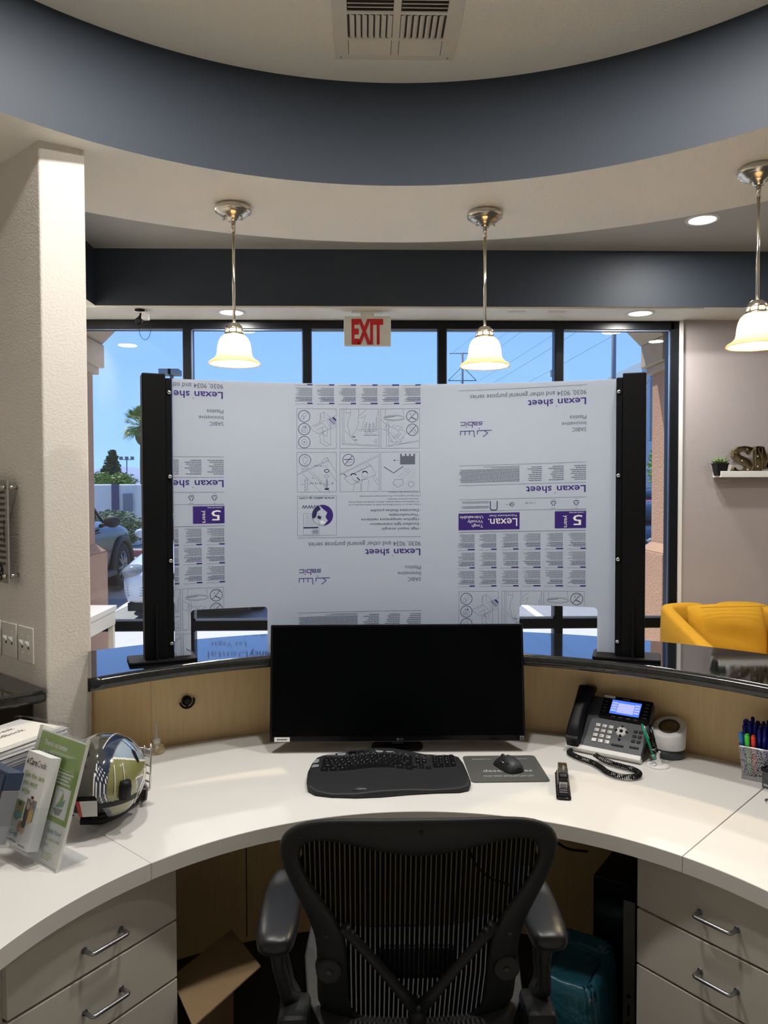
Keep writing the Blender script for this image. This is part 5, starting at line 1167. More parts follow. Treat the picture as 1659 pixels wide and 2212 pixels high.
a = MB(); a.text('Swingline', (.004, -.048, .0610), (0, .985, -.0), (-1, 0, 0), .010, 0, width=.034); a.build('lettering', 'keytxt', t)

# desk phone
t = thing('desk_phone', 'dark office phone with lit blue display on the right of the desk', 'telephone', (.7535, 2.4145, DZ), R(-36.6))
fx = Matrix.Translation((0, 0, .0205)) @ Matrix.Rotation(R(43), 4, 'X')     # tilted face; y runs up the face
a = MB(); a.X = fx; a.box(-.122, .122, 0, .200, -.022, 0); a.build('housing', 'phonegrey', t, bevel=.005, seg=3)
a = MB(); a.X = fx; a.box(-.122, .122, -.006, .010, -.023, .0005); a.build('front_strip', 'white', t, bevel=.002)
a = MB(); a.add([(-.10, .035, 0), (.10, .035, 0), (.10, .125, 0), (-.10, .125, 0), (-.10, .02, .01), (.10, .02, .01), (.10, .135, .115), (-.10, .135, .115)], [(0, 3, 2, 1), (4, 5, 6, 7), (0, 1, 5, 4), (1, 2, 6, 5), (2, 3, 7, 6), (3, 0, 4, 7)]); a.build('foot_stand', 'black', t)
a = MB(); a.X = fx; a.rbox(-.042, .120, .118, .205, -.020, .007, .006); sbz = a.build('screen_bezel', 'blackgloss', t)
a = MB(); a.X = fx; a.box(-.010, .086, .138, .190, .0068, .0078, 0); a.box(.012, .066, .144, .180, .0078, .0082, 1); a.build('display', ['lcdblue', 'lcd'], t)
a = MB(); a.X = fx
for k in range(4): a.box(-.008, .010, .147 + k * .0095, .153 + k * .0095, .0082, .0086); a.box(.068, .084, .147 + k * .0095, .153 + k * .0095, .0082, .0086)
a.build('display_icons', 'lcd', t)
a = MB(); a.X = fx
for k in range(5): a.box(-.036, -.022, .140 + k * .0125, .1445 + k * .0125, .0068, .0085); a.box(.098, .112, .137 + k * .0125, .1415 + k * .0125, .0068, .0085)
for k in range(4): a.box(.0 + k * .024, .014 + k * .024, .1245, .1290, .0068, .0085)
a.build('line_keys', 'cladding', t, bevel=.0008, seg=1)
a = MB(); a.X = fx; a.box(-.040, -.004, .194, .203, .0068, .0078); a.build('label_sticker', 'paper', t); a = MB(); a.X = fx; a.text('Yealink', (.034, .1945, .0078), (1, 0, 0), (0, 1, 0), .008, 0, width=.024, align='C'); a.build('brand_lettering', 'keytxt', t)
a = MB(); a.X = fx
for r_ in range(4):
    for c_ in range(3): a.box(-.043 + c_ * .0215, -.043 + c_ * .0215 + .0155, .085 - r_ * .0185, .085 - r_ * .0185 + .0115, 0, .003)
a.build('keypad', 'white', t, bevel=.0015)
a = MB(); a.X = fx
for r_ in range(4):
    for c_ in range(3): a.text('123456789*0#'[r_ * 3 + c_], (-.0385 + c_ * .0215, .0875 - r_ * .0185, .0033), (1, 0, 0), (0, 1, 0), .0075, 0, align='C', bold=.02)
a.build('keypad_digits', 'gap', t)
a = MB(); a.X = fx; a.lathe([(.0001, .0035), (.016, .0035), (.0175, 0)], (.043, .082, 0), (0, 0, 1), 28); a.build('navigation_pad', 'white', t)
a = MB(); a.X = fx; a.lathe([(.0001, .0055), (.0055, .005), (.006, .003)], (.043, .082, 0), (0, 0, 1), 16)
for q in range(4): a.lathe([(.0001, .0045), (.0038, .004), (.0042, 0)], (.043 + .0165 * cos(q * pi / 2), .082 + .0165 * sin(q * pi / 2), 0), (0, 0, 1), 12)
a.lathe([(.0001, .003), (.0038, .003), (.0042, 0)], (.043, .052, 0), (0, 0, 1), 12); a.rbox(.022, .062, .027, .034, 0, .003, .003); a.build('navigation_buttons', 'black', t)
a = MB(); a.X = fx
for r_ in range(3):
    for c_ in range(2): a.box(.081 + c_ * .0165, .081 + c_ * .0165 + .0115, .050 + r_ * .0175, .050 + r_ * .0175 + .010, 0, .0025)
a.box(.080, .109, .030, .037, 0, .003); a.build('function_keys', 'black', t, bevel=.001, seg=1)
a = MB(); hp = [(-.098, -.002, .006), (-.098, .022, .028), (-.098, .060, .040), (-.098, .110, .046), (-.098, .165, .044), (-.098, .205, .036), (-.098, .228, .018)]; rings = []
for k, (x, y, z_) in enumerate(hp):
    w_ = (.020, .025, .023, .0215, .024, .029, .024)[k]; th = (.010, .020, .018, .016, .019, .022, .012)[k]
    rings.append([(x + w_ * (abs(cos(q)) ** .6) * (1 if cos(q) > 0 else -1), y, z_ - .012 + th * (abs(sin(q)) ** .7) * (1 if sin(q) > 0 else -1)) for q in [2 * pi * i / 20 for i in range(20)]])
a.X = fx; a.loft(rings, 0, True, True); a.box(-.119, -.077, .008, .05, 0, .030); a.box(-.119, -.077, .165, .212, 0, .03); a.build('handset', 'black', t, bevel=.004)
a = MB(); a.X = fx; a.text('HD', (-.098, .196, .0585), (1, 0, 0), (0, 1, -.1), .009, 0, align='C', bold=.02); a.build('handset_lettering', 'keytxt', t)
# coiled cord, runs on the desk in front of the phone
path = [(.668, 2.470, .746), (.655, 2.435, .750), (.672, 2.385, .752), (.700, 2.345, .752), (.715, 2.300, .752), (.722, 2.262, .752), (.742, 2.232, .752), (.772, 2.220, .752), (.800, 2.226, .752), (.815, 2.250, .752), (.805, 2.283, .752), (.780, 2.310, .752), (.755, 2.335, .753), (.735, 2.365, .756), (.722, 2.385, .762)]
def spline(P_, k):
    out_ = []; P_ = [Vector(p) for p in P_]
    for i in range(len(P_) - 1):
        p0, p1, p2, p3 = P_[max(i - 1, 0)], P_[i], P_[i + 1], P_[min(i + 2, len(P_) - 1)]
        for j in range(k):
            u = j / k; out_.append(.5 * ((2 * p1) + (p2 - p0) * u + (2 * p0 - 5 * p1 + 4 * p2 - p3) * u * u + (3 * p1 - p0 - 3 * p2 + p3) * u ** 3))
    return out_ + [P_[-1]]
sp_ = spline(path, 150); coil = []; acc = 0
for i, p in enumerate(sp_):
    d_ = (sp_[min(i + 1, len(sp_) - 1)] - sp_[max(i - 1, 0)]).normalized(); u, w_ = frame_from(d_); acc += (sp_[i] - sp_[i - 1]).length if i else 0; q = acc / .0058 * 2 * pi; coil.append(p + (u * cos(q) + w_ * sin(q)) * .0068 + Vector((0, 0, -.0005)))
im = t.matrix_basis.inverted(); a = MB(); a.tube([im @ p for p in coil], .0017, 4); a.build('coiled_cord', 'black', t)

# speaker and pen stand
t = thing('smart_speaker', 'white round speaker with slanted top and dark base behind the phone', 'speaker', (.974, 2.425, DZ), R(-36))
def slant(z_, r_, m_): return [(r_ * cos(q), r_ * sin(q), z_ + m_ * r_ * sin(q)) for q in [2 * pi * k / 48 for k in range(48)]]
a = MB(); a.loft([slant(.0, .044, 0), slant(.003, .046, 0), slant(.030, .0465, 0)], 0, True, True); a.build('base', 'phonegrey', t)
a = MB(); a.loft([slant(.030, .049, 0), slant(.034, .0505, 0), slant(.090, .0525, .42), slant(.095, .0505, .42), slant(.0965, .048, .42), slant(.0955, .032, .42)], 0, True, False); a.build('body', 'whiteglossy', t)
a = MB(); a.loft([slant(.0957, .0325, .42), slant(.098, .031, .42), slant(.098, .027, .42), slant(.0945, .026, .42)], 0, True, False); a.build('grille_ring', 'gap', t)
a = MB(); a.loft([slant(.0950, .0268, .42), slant(.0975, .014, .42), slant(.0985, .001, .42)], 0, True, False); a.build('speaker_cone', 'letterbrown', t)
a = MB(); a.text('logitech', (.020, -.0530, .045), (1, .35, 0), (0, 0, 1), .009, 0, width=.018, align='C'); a.build('brand_lettering', 'satin', t)
t = thing('pen_stand', 'small round white pen stand in front of the speaker', 'pen stand', (.905, 2.338, DZ))
a = MB(); a.lathe([(.0001, 0), (.035, 0), (.035, .003), (.031, .006), (.0001, .007)], n=32); a.build('base', 'white', t)
a = MB(); a.lathe([(.016, .005), (.006, .022), (.0055, .040), (.008, .044)], n=20); a.build('socket', 'white', t)
a = MB(); sp2 = [Vector((-.020 + .010 * cos(q * 1.0), -.012 + .012 * sin(q), .012 + .0028 * q)) for q in [k * .35 for k in range(54)]]; a.tube([(p.x, p.y, p.z) for p in sp2], .0011, 5); a.build('tether_cord', 'satin', t)
for i, (dx, dy, m_, lb) in enumerate(((-.006, .004, 'penteal', 'green pen leaning between the phone and the white speaker'), (.006, -.002, 'blackgloss', 'black pen leaning beside the green pen by the speaker'))):
    t = thing('pen', lb, 'pen', (.905 + dx, 2.338 + dy, DZ + .012), 0, 'pens in the pen stand'); a = MB(); tip = Vector((-.030 + .01 * i, .035, .105)); a.cyl((0, 0, 0), tip * .15, .0012, .0040, 10); a.cyl(tip * .15, tip, .0040, .0042, 10); a.cyl(tip, tip * 1.03, .0042, .002, 10); a.build('barrel', m_, t)
    a = MB(); n_ = tip.normalized(); off = Vector((.0045, -.003, 0)); a.cyl(tip + off, tip * .62 + off, .0012, n=6); a.build('clip', 'steel', t)

# wire mesh cup full of pens
t = thing('pen_cup', 'silver wire mesh pen cup packed with pens near the right edge', 'pen cup', (1.166, 2.232, DZ), R(-38))
a = MB(); k0, k1, hh = .038, .046, .100
for i in range(4):
    c0 = [(-1, -1), (1, -1), (1, 1), (-1, 1)]; p, q = c0[i], c0[(i + 1) % 4]; a.quad((p[0] * k0, p[1] * k0, .012), (q[0] * k0, q[1] * k0, .012), (q[0] * k1, q[1] * k1, hh), (p[0] * k1, p[1] * k1, hh))
a.build('mesh_wall', 'wiremesh', t)
a = MB(); pts = []
for cx, cy, a0 in ((1, 1, 0), (-1, 1, 90), (-1, -1, 180), (1, -1, 270)):
    for k in range(4): q = R(a0 + 30 * k); pts.append((cx * (k1 - .006) + .008 * cos(q), cy * (k1 - .006) + .008 * sin(q), hh))
a.tube(pts, .0026, 8, 0, True); a.build('rim', 'steel', t)
a = MB(); a.box(-k0 - .001, k0 + .001, -k0 - .001, k0 + .001, 0, .013); a.build('base', 'satin', t, bevel=.001)
def pen_at(lb, mt, x, y, lx, ly, L, r_, cap=True, clip='penblue', grp=None):
    t = thing('pen', lb, 'pen', (0, 0, 0), 0, grp); m_ = Matrix.Translation((1.166, 2.232, DZ)) @ Matrix.Rotation(R(-38), 4, 'Z'); p0 = Vector((x, y, .0145)); d_ = Vector((lx - x, ly - y, hh)).normalized()
    t.location = m_ @ p0; q = (m_.to_3x3() @ d_); t.rotation_euler = q.to_track_quat('Z', 'Y').to_euler()
    a = MB(); a.cyl((0, 0, 0), (0, 0, .012), .001, r_, 8); a.cyl((0, 0, .012), (0, 0, L - .045), r_, r_, 8); a.build('barrel', mt, t)
    a = MB(); a.cyl((0, 0, L - .055), (0, 0, L - .004), r_ * 1.25, r_ * 1.2, 8); a.cyl((0, 0, L - .004), (0, 0, L), r_ * 1.2, r_ * .6, 8); cp = a.build('cap', mt, t)
    a = MB(); a.box(-.0018, .0018, r_ * 1.2, r_ * 1.2 + .0022, L - .048, L - .002); a.build('clip', clip, cp)
bl = 'blue ballpoint pen packed in the wire mesh cup'
k = 0
for i in range(6):
    for j in range(5):
        if (i, j) in ((0, 0), (1, 0), (2, 0)): continue
        x, y = -.030 + i * .0118, -.026 + j * .0125; s_ = 1.15
        pen_at(bl, 'penblue', x * .9, y * .9, x * s_, y * s_, .146 + random.uniform(-.008, .008) + j * .0015, .0047, grp='blue pens in the mesh cup')
pen_at('bright green highlighter at the front of the mesh cup', 'pengreen', -.018, -.028, -.024, -.039, .124, .0058, clip='pengreen')
pen_at('red marker beside the green highlighter in the mesh cup', 'penred', -.004, -.027, -.008, -.036, .122, .0054, clip='penred')
pen_at('light blue pen at the corner of the mesh cup nearest the phone', 'pencyan', -.028, -.022, -.041, -.036, .128, .0040, clip='pencyan')

t = thing('card_box', 'small dark grey card box cut off by the right edge', 'box', (1.138, 2.160, DZ), R(-62))
a = MB(); a.box(0, .10, 0, .026, 0, .054); a.build('box_body', 'phonegrey', t, bevel=.002); a = MB(); a.box(-.002, .101, -.002, .0, .048, .058); a.box(-.002, 0, 0, .026, .048, .058); a.build('lid_rim', 'black', t)
a = MB(); a.box(.006, .06, -.0008, -.0002, .006, .013); a.build('label_strip', 'satin', t)
t = thing('key_ring', 'small silver ring on the worktop at the right edge', 'ring', (1.104, 2.053, DZ), R(0))
a = MB(); a.tube([(.010 * cos(q), .010 * sin(q), .0035) for q in [2 * pi * k / 24 for k in range(24)]], .003, 8, 0, True); a.build('ring_band', 'steel', t)

# glue bottle, panel hook
t = thing('squeeze_bottle', 'small clear squeeze bottle with a thin nozzle beside the maple panel', 'bottle', (-.684, 2.505, DZ))
a = MB(); a.lathe([(.0001, 0), (.021, 0), (.0265, .006), (.027, .014), (.023, .024), (.016, .029), (.0125, .031), (.0125, .036), (.0001, .037)], n=32); a.build('body', 'liquid', t)
a = MB(); a.lathe([(.013, .034), (.0135, .047), (.010, .050), (.007, .052), (.0045, .056), (.0038, .098), (.0001, .099)], n=20); a.build('nozzle', 'whitehaze', t)
a = MB(); a.cyl((0, 0, .004), (0, 0, .034), .005, n=12); a.build('inner_tube', 'whitehaze', t)
t = thing('panel_hook', 'round black hook mounted on the maple panel', 'hook', (-.600, 2.6105, .884), R(-26))
t.location = (.1 + 1.5735 * sin(R(-26.8)), 1.2 + 1.5735 * cos(R(-26.8)), .886); t.rotation_euler = (0, 0, R(26.8))
a = MB(); a.lathe([(.0001, -.002), (.0165, -.002), (.0165, -.009), (.0001, -.010)], (0, 0, 0), (0, 1, 0), 28); a.cyl((0, -.008, 0), (0, -.022, 0), .0125, .010, 20); a.build('disc', 'black', t)
a = MB(); a.tube([(.0235 * cos(q), -.012, .0235 * sin(q)) for q in [R(190 + 190 * k / 16) for k in range(17)]], .0040, 8); a.tube([(0, -.010, -.012), (0, -.012, -.022)], .003, 6); a.build('hook_arc', 'black', t)

# ---- sports helmet
t = thing('sports_helmet', 'glossy navy and gold sports helmet with wire cage, beside the green poster', 'helmet', (-.684, 1.985, DZ + .009), (0, R(6), R(86)))
A_, B_, C_ = .130, .104, .106
def hp_(th, ph, off=0):      # th: around (0 = front), ph: from the top
    x, y, z_ = sin(ph) * cos(th), sin(ph) * sin(th), cos(ph)
    p = Vector((x * A_ * (1 + .06 * (x < 0) * 1), y * B_ * (1 - .08 * x), z_ * C_ + .108)); n_ = Vector((x / A_, y / B_, z_ / C_)).normalized(); return p + n_ * off
def lim(th):                 # lower edge of the shell: low at the ears, cut away at the face and raised behind
    c_ = cos(th); s_ = abs(sin(th))
    if c_ > .35: return R(62 + 48 * max(0, min(1, (.9 - c_) / .3)))
    if s_ > .62: return R(140)
    return R(97 + 43 * max(0, (s_ - .30) / .32)) if c_ < 0 else R(138)
def hcol(th, ph):
    p = hp_(th, ph); y = abs(p.y); x = p.x; z_ = p.z; bk = max(0, -x)
    e_ = .022 + .05 * bk; n1 = .048 + .07 * bk
    if y < e_:
        return 3
    if y < e_ + .0020: return 5
    if y < n1: return 5 if (x < -.112 and (y * 150 - x * 60) % 1 < .25) else 1
    if y < n1 + .0020: return 4
    zl = .150 + .30 * bk - .22 * max(0, x)
    if z_ > zl: return 3 if abs(x - .01) < .030 and abs((x * 110) % 2) < .5 and z_ > .17 else 2
    if z_ > zl - .0045: return 5
    gx = -.050 + (.13 - z_) * .30
    if z_ < .118 and gx < x < gx + .075 - max(0, z_ - .07) * .8:
        return 4 if (z_ < .114 and gx + .0028 < x < gx + .0722 - max(0, z_ - .07) * .8) else 5
    return 0
NT, NP = 240, 130; a = MB(); v = []; idx = {}
for i in range(NT):
    th = 2 * pi * i / NT; L_ = lim(th)
    for j in range(NP + 1): v.append(tuple(hp_(th, .001 + L_ * j / NP)))
fs_, ms_ = [], []
for i in range(NT):
    for j in range(NP):
        q = (i * (NP + 1) + j, i * (NP + 1) + j + 1, ((i + 1) % NT) * (NP + 1) + j + 1, ((i + 1) % NT) * (NP + 1) + j); th = 2 * pi * (i + .5) / NT; ph = lim(th) * (j + .5) / NP
        fs_.append(q); ms_.append(hcol(th, ph))
a.add(v, fs_, 0, True); a.m = ms_; sh_ = a.build('shell', ['olive', 'helmnavy', 'helmblue', 'helmdark', 'helmgrey', 'pipe'], t, solid=.004)
def vent(th, ph, wv, hv, mt='black', off=.0035, pts=None):
    a = MB(); pts = pts or [(0, 1), (.55, .45), (.4, -.7), (0, -1), (-.45, -.3), (-.4, .5)]
    top_ = [hp_(R(th) + wv * px_, R(ph) - hv * py_, off) for px_, py_ in pts]; c_ = hp_(R(th), R(ph), off + .0008); a.add([tuple(c_)] + [tuple(p) for p in top_], [(0, i + 1, (i + 1) % len(top_) + 1) for i in range(len(top_))]); return a.build('vent', mt, sh_)
for s_ in (-1, 1):
    vent(180 + s_ * 22, 48, .20, .20); vent(s_ * -78, 34, .18, .13); vent(s_ * -100, 58, .14, .19); vent(s_ * 70, 112, .11, .08); vent(s_ * 82, 128, .10, .08)
vent(180, 52, .12, .22)
a = MB()
for s_ in (-1, 1):
    for th in (128, 140):
        a.tube([hp_(R(180 + s_ * (180 - th)), R(ph), .0040) for ph in range(62, 100, 4)], .0012, 5)
    a.tube([hp_(R(s_ * -95 + 8 * sin(ph * .1)), R(ph), .0040) for ph in range(80, 132, 4)], .0011, 5)
a.build('piping', 'pipe', sh_)
a = MB(); rings = []
for k in range(25):
    th = R(95 + 170 * k / 24); rings.append([tuple(hp_(th, R(ph), o_)) for ph, o_ in ((92, -.006), (99, .002), (114, .004), (128, -.002), (130, -.02), (112, -.02))])
a.loft(rings, 0, True, True); a.build('rear_padding', 'black', t)
a = MB(); a.add([tuple(hp_(R(th), R(ph), .0115)) for th, ph in ((200, 101), (181, 101), (181, 124), (200, 124))], [(0, 1, 2, 3)], 0); a.add([tuple(hp_(R(th), R(ph), .0115)) for th, ph in ((181, 101), (176, 101), (176, 124), (181, 124))], [(0, 1, 2, 3)], 1); a.build('warning_label', ['keytxtw', 'labelred'], t)
for s_ in (1, -1):
    a = MB(); m0 = hp_(R(180 + s_ * 52), R(96), .006); d_ = (hp_(R(180 + s_ * 52), R(104), .006) - hp_(R(180 + s_ * 52), R(82), .006)).normalized(); u, w_ = frame_from(d_)
    a.tube([m0 - d_ * .025, m0 - d_ * .012, m0 + d_ * .02], [.014, .017, .015], 6); a.build('strap_clip', 'black', t)
a = MB(); pts = [hp_(R(s), R(136), -.004) for s in range(-75, -130, -8)]; a.tube([(p.x * .9, p.y * .9, max(.012, p.z)) for p in pts] + [(-.06, 0, .02)], .010, 8); a.tube([(.05, -.07, .03), (.0, -.045, .016), (-.05, -.02, .012), (-.06, .03, .014)], .012, 8); a.build('chin_strap', 'black', t)
a = MB()   # face cage in front
def cg(y, z_): return Vector((.080 + .050 * math.sqrt(max(0, 1 - (y / .098) ** 2)) * (1 - abs(z_ - .09) * 1.2), y * 1.0, z_ * .86 + .006))
for z_ in (.045, .070, .095, .120, .148, .170): a.tube([cg(y, z_) for y in [(-.088 + .176 * k / 12) for k in range(13)]], .0027, 6)
for y in (-.066, -.040, -.014, .014, .040, .066): a.tube([cg(y, z_) for z_ in (.180, .150, .12, .09, .06, .04)], .0024, 6)
a.tube([cg(-.088, .19), cg(-.09, .15), cg(-.09, .1), cg(-.088, .05)], .003, 6); a.tube([cg(.088, .19), cg(.09, .15), cg(.09, .1), cg(.088, .05)], .003, 6)
a.build('face_cage', 'steel', t)
a = MB(); a.loft([[tuple(Vector((.090 + (.045 + o_) * cos(q), (.072 + o_) * sin(q), z_))) for q in [R(-90 + 180 * k / 14) for k in range(15)]] for o_, z_ in ((.0, .070), (.012, .050), (.010, .022), (-.004, .012))], 0, True, False, False); a.build('chin_guard', 'helmgrey', t, solid=.004)

# ================================================================== LEFT EDGE: TRAYS, LEAFLETS, SIGN HOLDER
def img_panel(mb, P_, x0, x1, y0, y1, m): mb.add([P_(x0, y0), P_(x1, y0), P_(x1, y1), P_(x0, y1)], [(0, 1, 2, 3)], m)
# slanted acrylic sign holder with the green poster; local x runs along the sign to its right end, which is the origin
SO, SRZ = (-.698, 1.719, DZ + .0008), R(-38.2); AL = R(-17); lean = Matrix.Rotation(AL, 4, 'X')
t = thing('sign_holder', 'clear acrylic sign holder with a green poster beside the helmet', 'sign holder', SO, SRZ)
Wp, Hp = .203, .290
a = MB(); a.X = lean; a.box(-Wp, 0, -.0016, 0, .002, Hp); a.build('front_sheet', 'acrylic', t)
a = MB(); a.X = lean; a.box(-Wp, 0, .0042, .0058, .002, Hp); a.build('back_sheet', 'acrylic', t)
a = MB(); a.box(-Wp, 0, .004, .082, 0, .0018); a.build('foot_plate', 'acrylic', t)
a = MB(); a.X = lean; a.box(.0004, .0016, -.002, .006, 0, Hp); a.box(-Wp - .0016, -Wp - .0004, -.002, .006, 0, Hp); a.build('edge_highlight', 'whitehaze', t)
a = MB(); a.X = lean; P_ = lambda x, z_, o_=.0020: (x, o_, z_)
def pnl(x0, x1, z0, z1, m_, o_): a.add([P_(x0, z0, o_), P_(x1, z0, o_), P_(x1, z1, o_), P_(x0, z1, o_)], [(0, 1, 2, 3)], m_)
a.box(-Wp + .006, -.006, .0028, .0034, .004, Hp - .008, 1); pnl(-Wp + .006, -.006, .094, Hp - .012, 0, .0025); pnl(-.080, -.018, .106, .172, 1, .0020)
X_, Z_ = (1, 0, 0), (0, 0, 1)
a.text("There's no better", (-.174, .0020, .250), X_, Z_, .0165, 1, width=.102, bold=.025); a.text('time than now.', (-.174, .0020, .228), X_, Z_, .0165, 1, width=.090, bold=.025)
a.tube([P_(-.092 + .060 * k / 8, .212 - .004 * sin(k * pi / 8), .0020) for k in range(9)] + [P_(-.028, .200, .0020)], .0004, 4, 1)
dashes(a, -.086, -.020, .206, .166 + .010, 4, lambda x, y: P_(x, y, .0020), 1, .55, 'L', .25)
a.text('Apply Now!', (-.075, .0020, .070), X_, Z_, .0150, 2, width=.058, bold=.01); a.text("It's quick and", (-.075, .0020, .054), X_, Z_, .0115, 3, width=.058); a.text('easy.', (-.075, .0020, .041), X_, Z_, .0115, 3)
dashes(a, -.075, -.030, .030, .012, 4, lambda x, y: P_(x, y, .0020), 3, .4)
a.add([P_(-.046, .163, .0015), P_(-.056, .140, .0015), P_(-.064, .130, .0015), P_(-.042, .134, .0015), P_(-.040, .150, .0015)], [(4, 3, 2, 1, 0)], 0); a.add([P_(-.032, .150, .0015), P_(-.036, .132, .0015), P_(-.068, .126, .0015), P_(-.050, .136, .0015)], [(0, 3, 2, 1)], 2); a.add([P_(-.074, .124, .0015), P_(-.034, .127, .0015), P_(-.042, .112, .0015), P_(-.060, .110, .0015)], [(0, 3, 2, 1)], 4)
a.text('CareCredit', (-.074, .0015, .164), X_, Z_, .006, 2); a.build('poster', ['green', 'paper', 'teal', 'greentext', 'greybox'], t)
# leaflet pocket with leaflets in front of the left half of the sign
t2 = thing('leaflet_holder', 'clear acrylic leaflet pocket in front of the green poster', 'leaflet holder', SO, SRZ)
a = MB(); a.X = lean; a.box(-.178, -.062, -.0440, -.0428, .022, .125); a.box(-.178, -.062, -.0428, -.0030, .020, .0215); a.box(-.1795, -.1783, -.0440, -.0030, .0215, .125); a.box(-.0618, -.0606, -.0440, -.0030, .0215, .125); a.build('pocket', 'acrylic', t2)
def leaflet(x, y, z0, label, n_, content):
    t = thing('leaflet', label, 'leaflet', SO, SRZ, None); a = MB(); a.X = lean; a.box(x, x + .098, y, y + n_, z0, z0 + .208, 0)
    a.build('paper_stack', 'paper', t); b_ = MB(); b_.X = lean; content(b_, x, y - .0006, z0); b_.build('cover_print', ['gap', 'greentext', 'teal', 'leafprint', 'skin', 'skin2', 'hair', 'yel2', 'greybox', 'paper'], t)
def cover(b_, x, y, z0):
    b_.text('Care', (x + .017, y, z0 + .180), X_, Z_, .0210, 0, width=.034, bold=.02); b_.text('Credit', (x + .053, y, z0 + .180), X_, Z_, .0210, 0, width=.038, bold=-.004); b_.add([(x + .006, y, z0 + .181), (x + .014, y, z0 + .181), (x + .011, y, z0 + .195)], [(0, 1, 2)], 0)
    for k, tx in enumerate(('Get the care', 'you want', 'today.')): b_.text(tx, (x + .012, y, z0 + .153 - k * .0175), X_, Z_, .0165, 1, bold=.010)
    def q(x0, x1, z_0, z_1, m_, e_=0): b_.add([(x + x0, y - e_, z0 + z_0), (x + x1, y - e_, z0 + z_0), (x + x1, y - e_, z0 + z_1), (x + x0, y - e_, z0 + z_1)], [(0, 1, 2, 3)], m_)
    def el(cx, cz, rx, rz, m_, e_=.0003): b_.add([(x + cx + rx * cos(k * pi / 8), y - e_, z0 + cz + rz * sin(k * pi / 8)) for k in range(16)], [tuple(range(16))], m_)
    q(.006, .042, .060, .098, 3); el(.024, .066, .014, .010, 2); el(.024, .083, .0080, .0115, 4); el(.024, .091, .0083, .005, 6, .0005)
    q(.048, .088, .062, .108, 8); el(.058, .075, .010, .020, 6); el(.075, .074, .010, .018, 7); el(.059, .092, .0055, .008, 5, .0005); el(.073, .091, .0055, .007, 4, .0005); el(.068, .108, .0055, .006, 5, .0005); el(.0675, .113, .006, .003, 6, .0007)
    q(.036, .066, .030, .060, 9, .0002); el(.044, .043, .010, .013, 5, .0004); el(.057, .043, .009, .014, 5, .0004); el(.058, .053, .009, .010, 6, .0006); el(.044, .049, .006, .008, 4, .0006)
    b_.text('reCredit', (x + .002, y, z0 + .020), X_, Z_, .0170, 2, width=.042, bold=.01); q(.002, .045, .006, .010, 8); q(.055, .085, .004, .008, 8)
leaflet(-.171, -.0360, .026, 'white leaflet stack with portraits in front of the green poster', .028, cover)
# navy brochure box at the left edge
t = thing('brochure_box', 'navy and grey brochure box cut off by the left edge', 'box', SO, SRZ)
a = MB(); a.X = lean; a.box(-.30, -.128, -.098, -.058, .030, .150, 0); a.box(-.30, -.1275, -.0985, -.0575, .1502, .190, 1); a.build('box_body', ['greybox', 'navybox'], t, bevel=.002)
a = MB(); a.X = lean; a.box(-.30, -.134, -.1030, -.0992, .032, .182, 1); a.add([(-.22, -.1034, .06), (-.140, -.1034, .06), (-.140, -.1034, .150), (-.22, -.1034, .150)], [(0, 1, 2, 3)], 0); a.text('Invisalign', (-.205, -.1036, .158), X_, Z_, .014, 0, width=.062, bold=.02); a.build('front_leaflet', ['cream', 'navybox'], t)
t = thing('acrylic_pocket', 'clear acrylic pocket holding the navy box at the left edge', 'leaflet holder', SO, SRZ)
a = MB(); a.X = lean; a.box(-.30, -.112, -.108, -.1065, .034, .075); a.box(-.1135, -.112, -.1060, -.055, .034, .075); a.box(-.30, -.112, -.1060, -.055, .027, .0285); a.build('pocket', 'acrylic', t)
# letter tray with papers and binders beneath the ledge
TRZ = R(63)
t = thing('letter_tray', 'clear plastic letter tray stacked with papers beneath the granite ledge', 'tray', (-1.094, 2.334, DZ), TRZ)
a = MB(); a.tube([(-.20, -.122, .125), (.13, -.122, .125), (.150, -.105, .122), (.152, .10, .122), (.13, .118, .125)], .0035, 6); a.box(-.2, .15, -.12, .115, .056, .0575)
for x in (-.18, .148):
    for y in (-.120, .114): a.cyl((x, y, .057), (x, y, .125), .0035, n=8)
a.build('tray_frame', 'acrylic', t)
for i, (z_, dx, rz, lb, th, m_) in enumerate(((.1125, .004, 1.0, 'white document with printed title on top of the letter tray', .0034, 'paper'), (.0580, -.004, 0, 'thick grey stack of papers in the letter tray', .030, 'greypaper'), (.0905, .0, -1.0, 'loose stack of white papers under the titled document', .018, 'paper'))):
    q = thing('paper_stack', lb, 'papers', (-1.094, 2.334, DZ + z_), TRZ + R(rz)); a = MB()
    for k in range(max(1, int(th / .0035))):
        jx, jy = (random.uniform(-.004, .004), random.uniform(-.003, .003)) if th > .004 else (0, 0); a.box(-.19 + dx + jx, .138 + dx + jx, -.110 + jy, .104 + jy, k * .0036, k * .0036 + .0030)
    a.build('sheets', m_, q)
    if i == 0:
        a = MB(); a.text('Front Desk', (.062, .030, .0036), (1, 0, 0), (0, 1, 0), .030, 0, width=.145, align='R'); a.text('Handbook', (.068, -.010, .0036), (1, 0, 0), (0, 1, 0), .030, 0, width=.135, align='R'); a.build('title_print', 'gap', q)
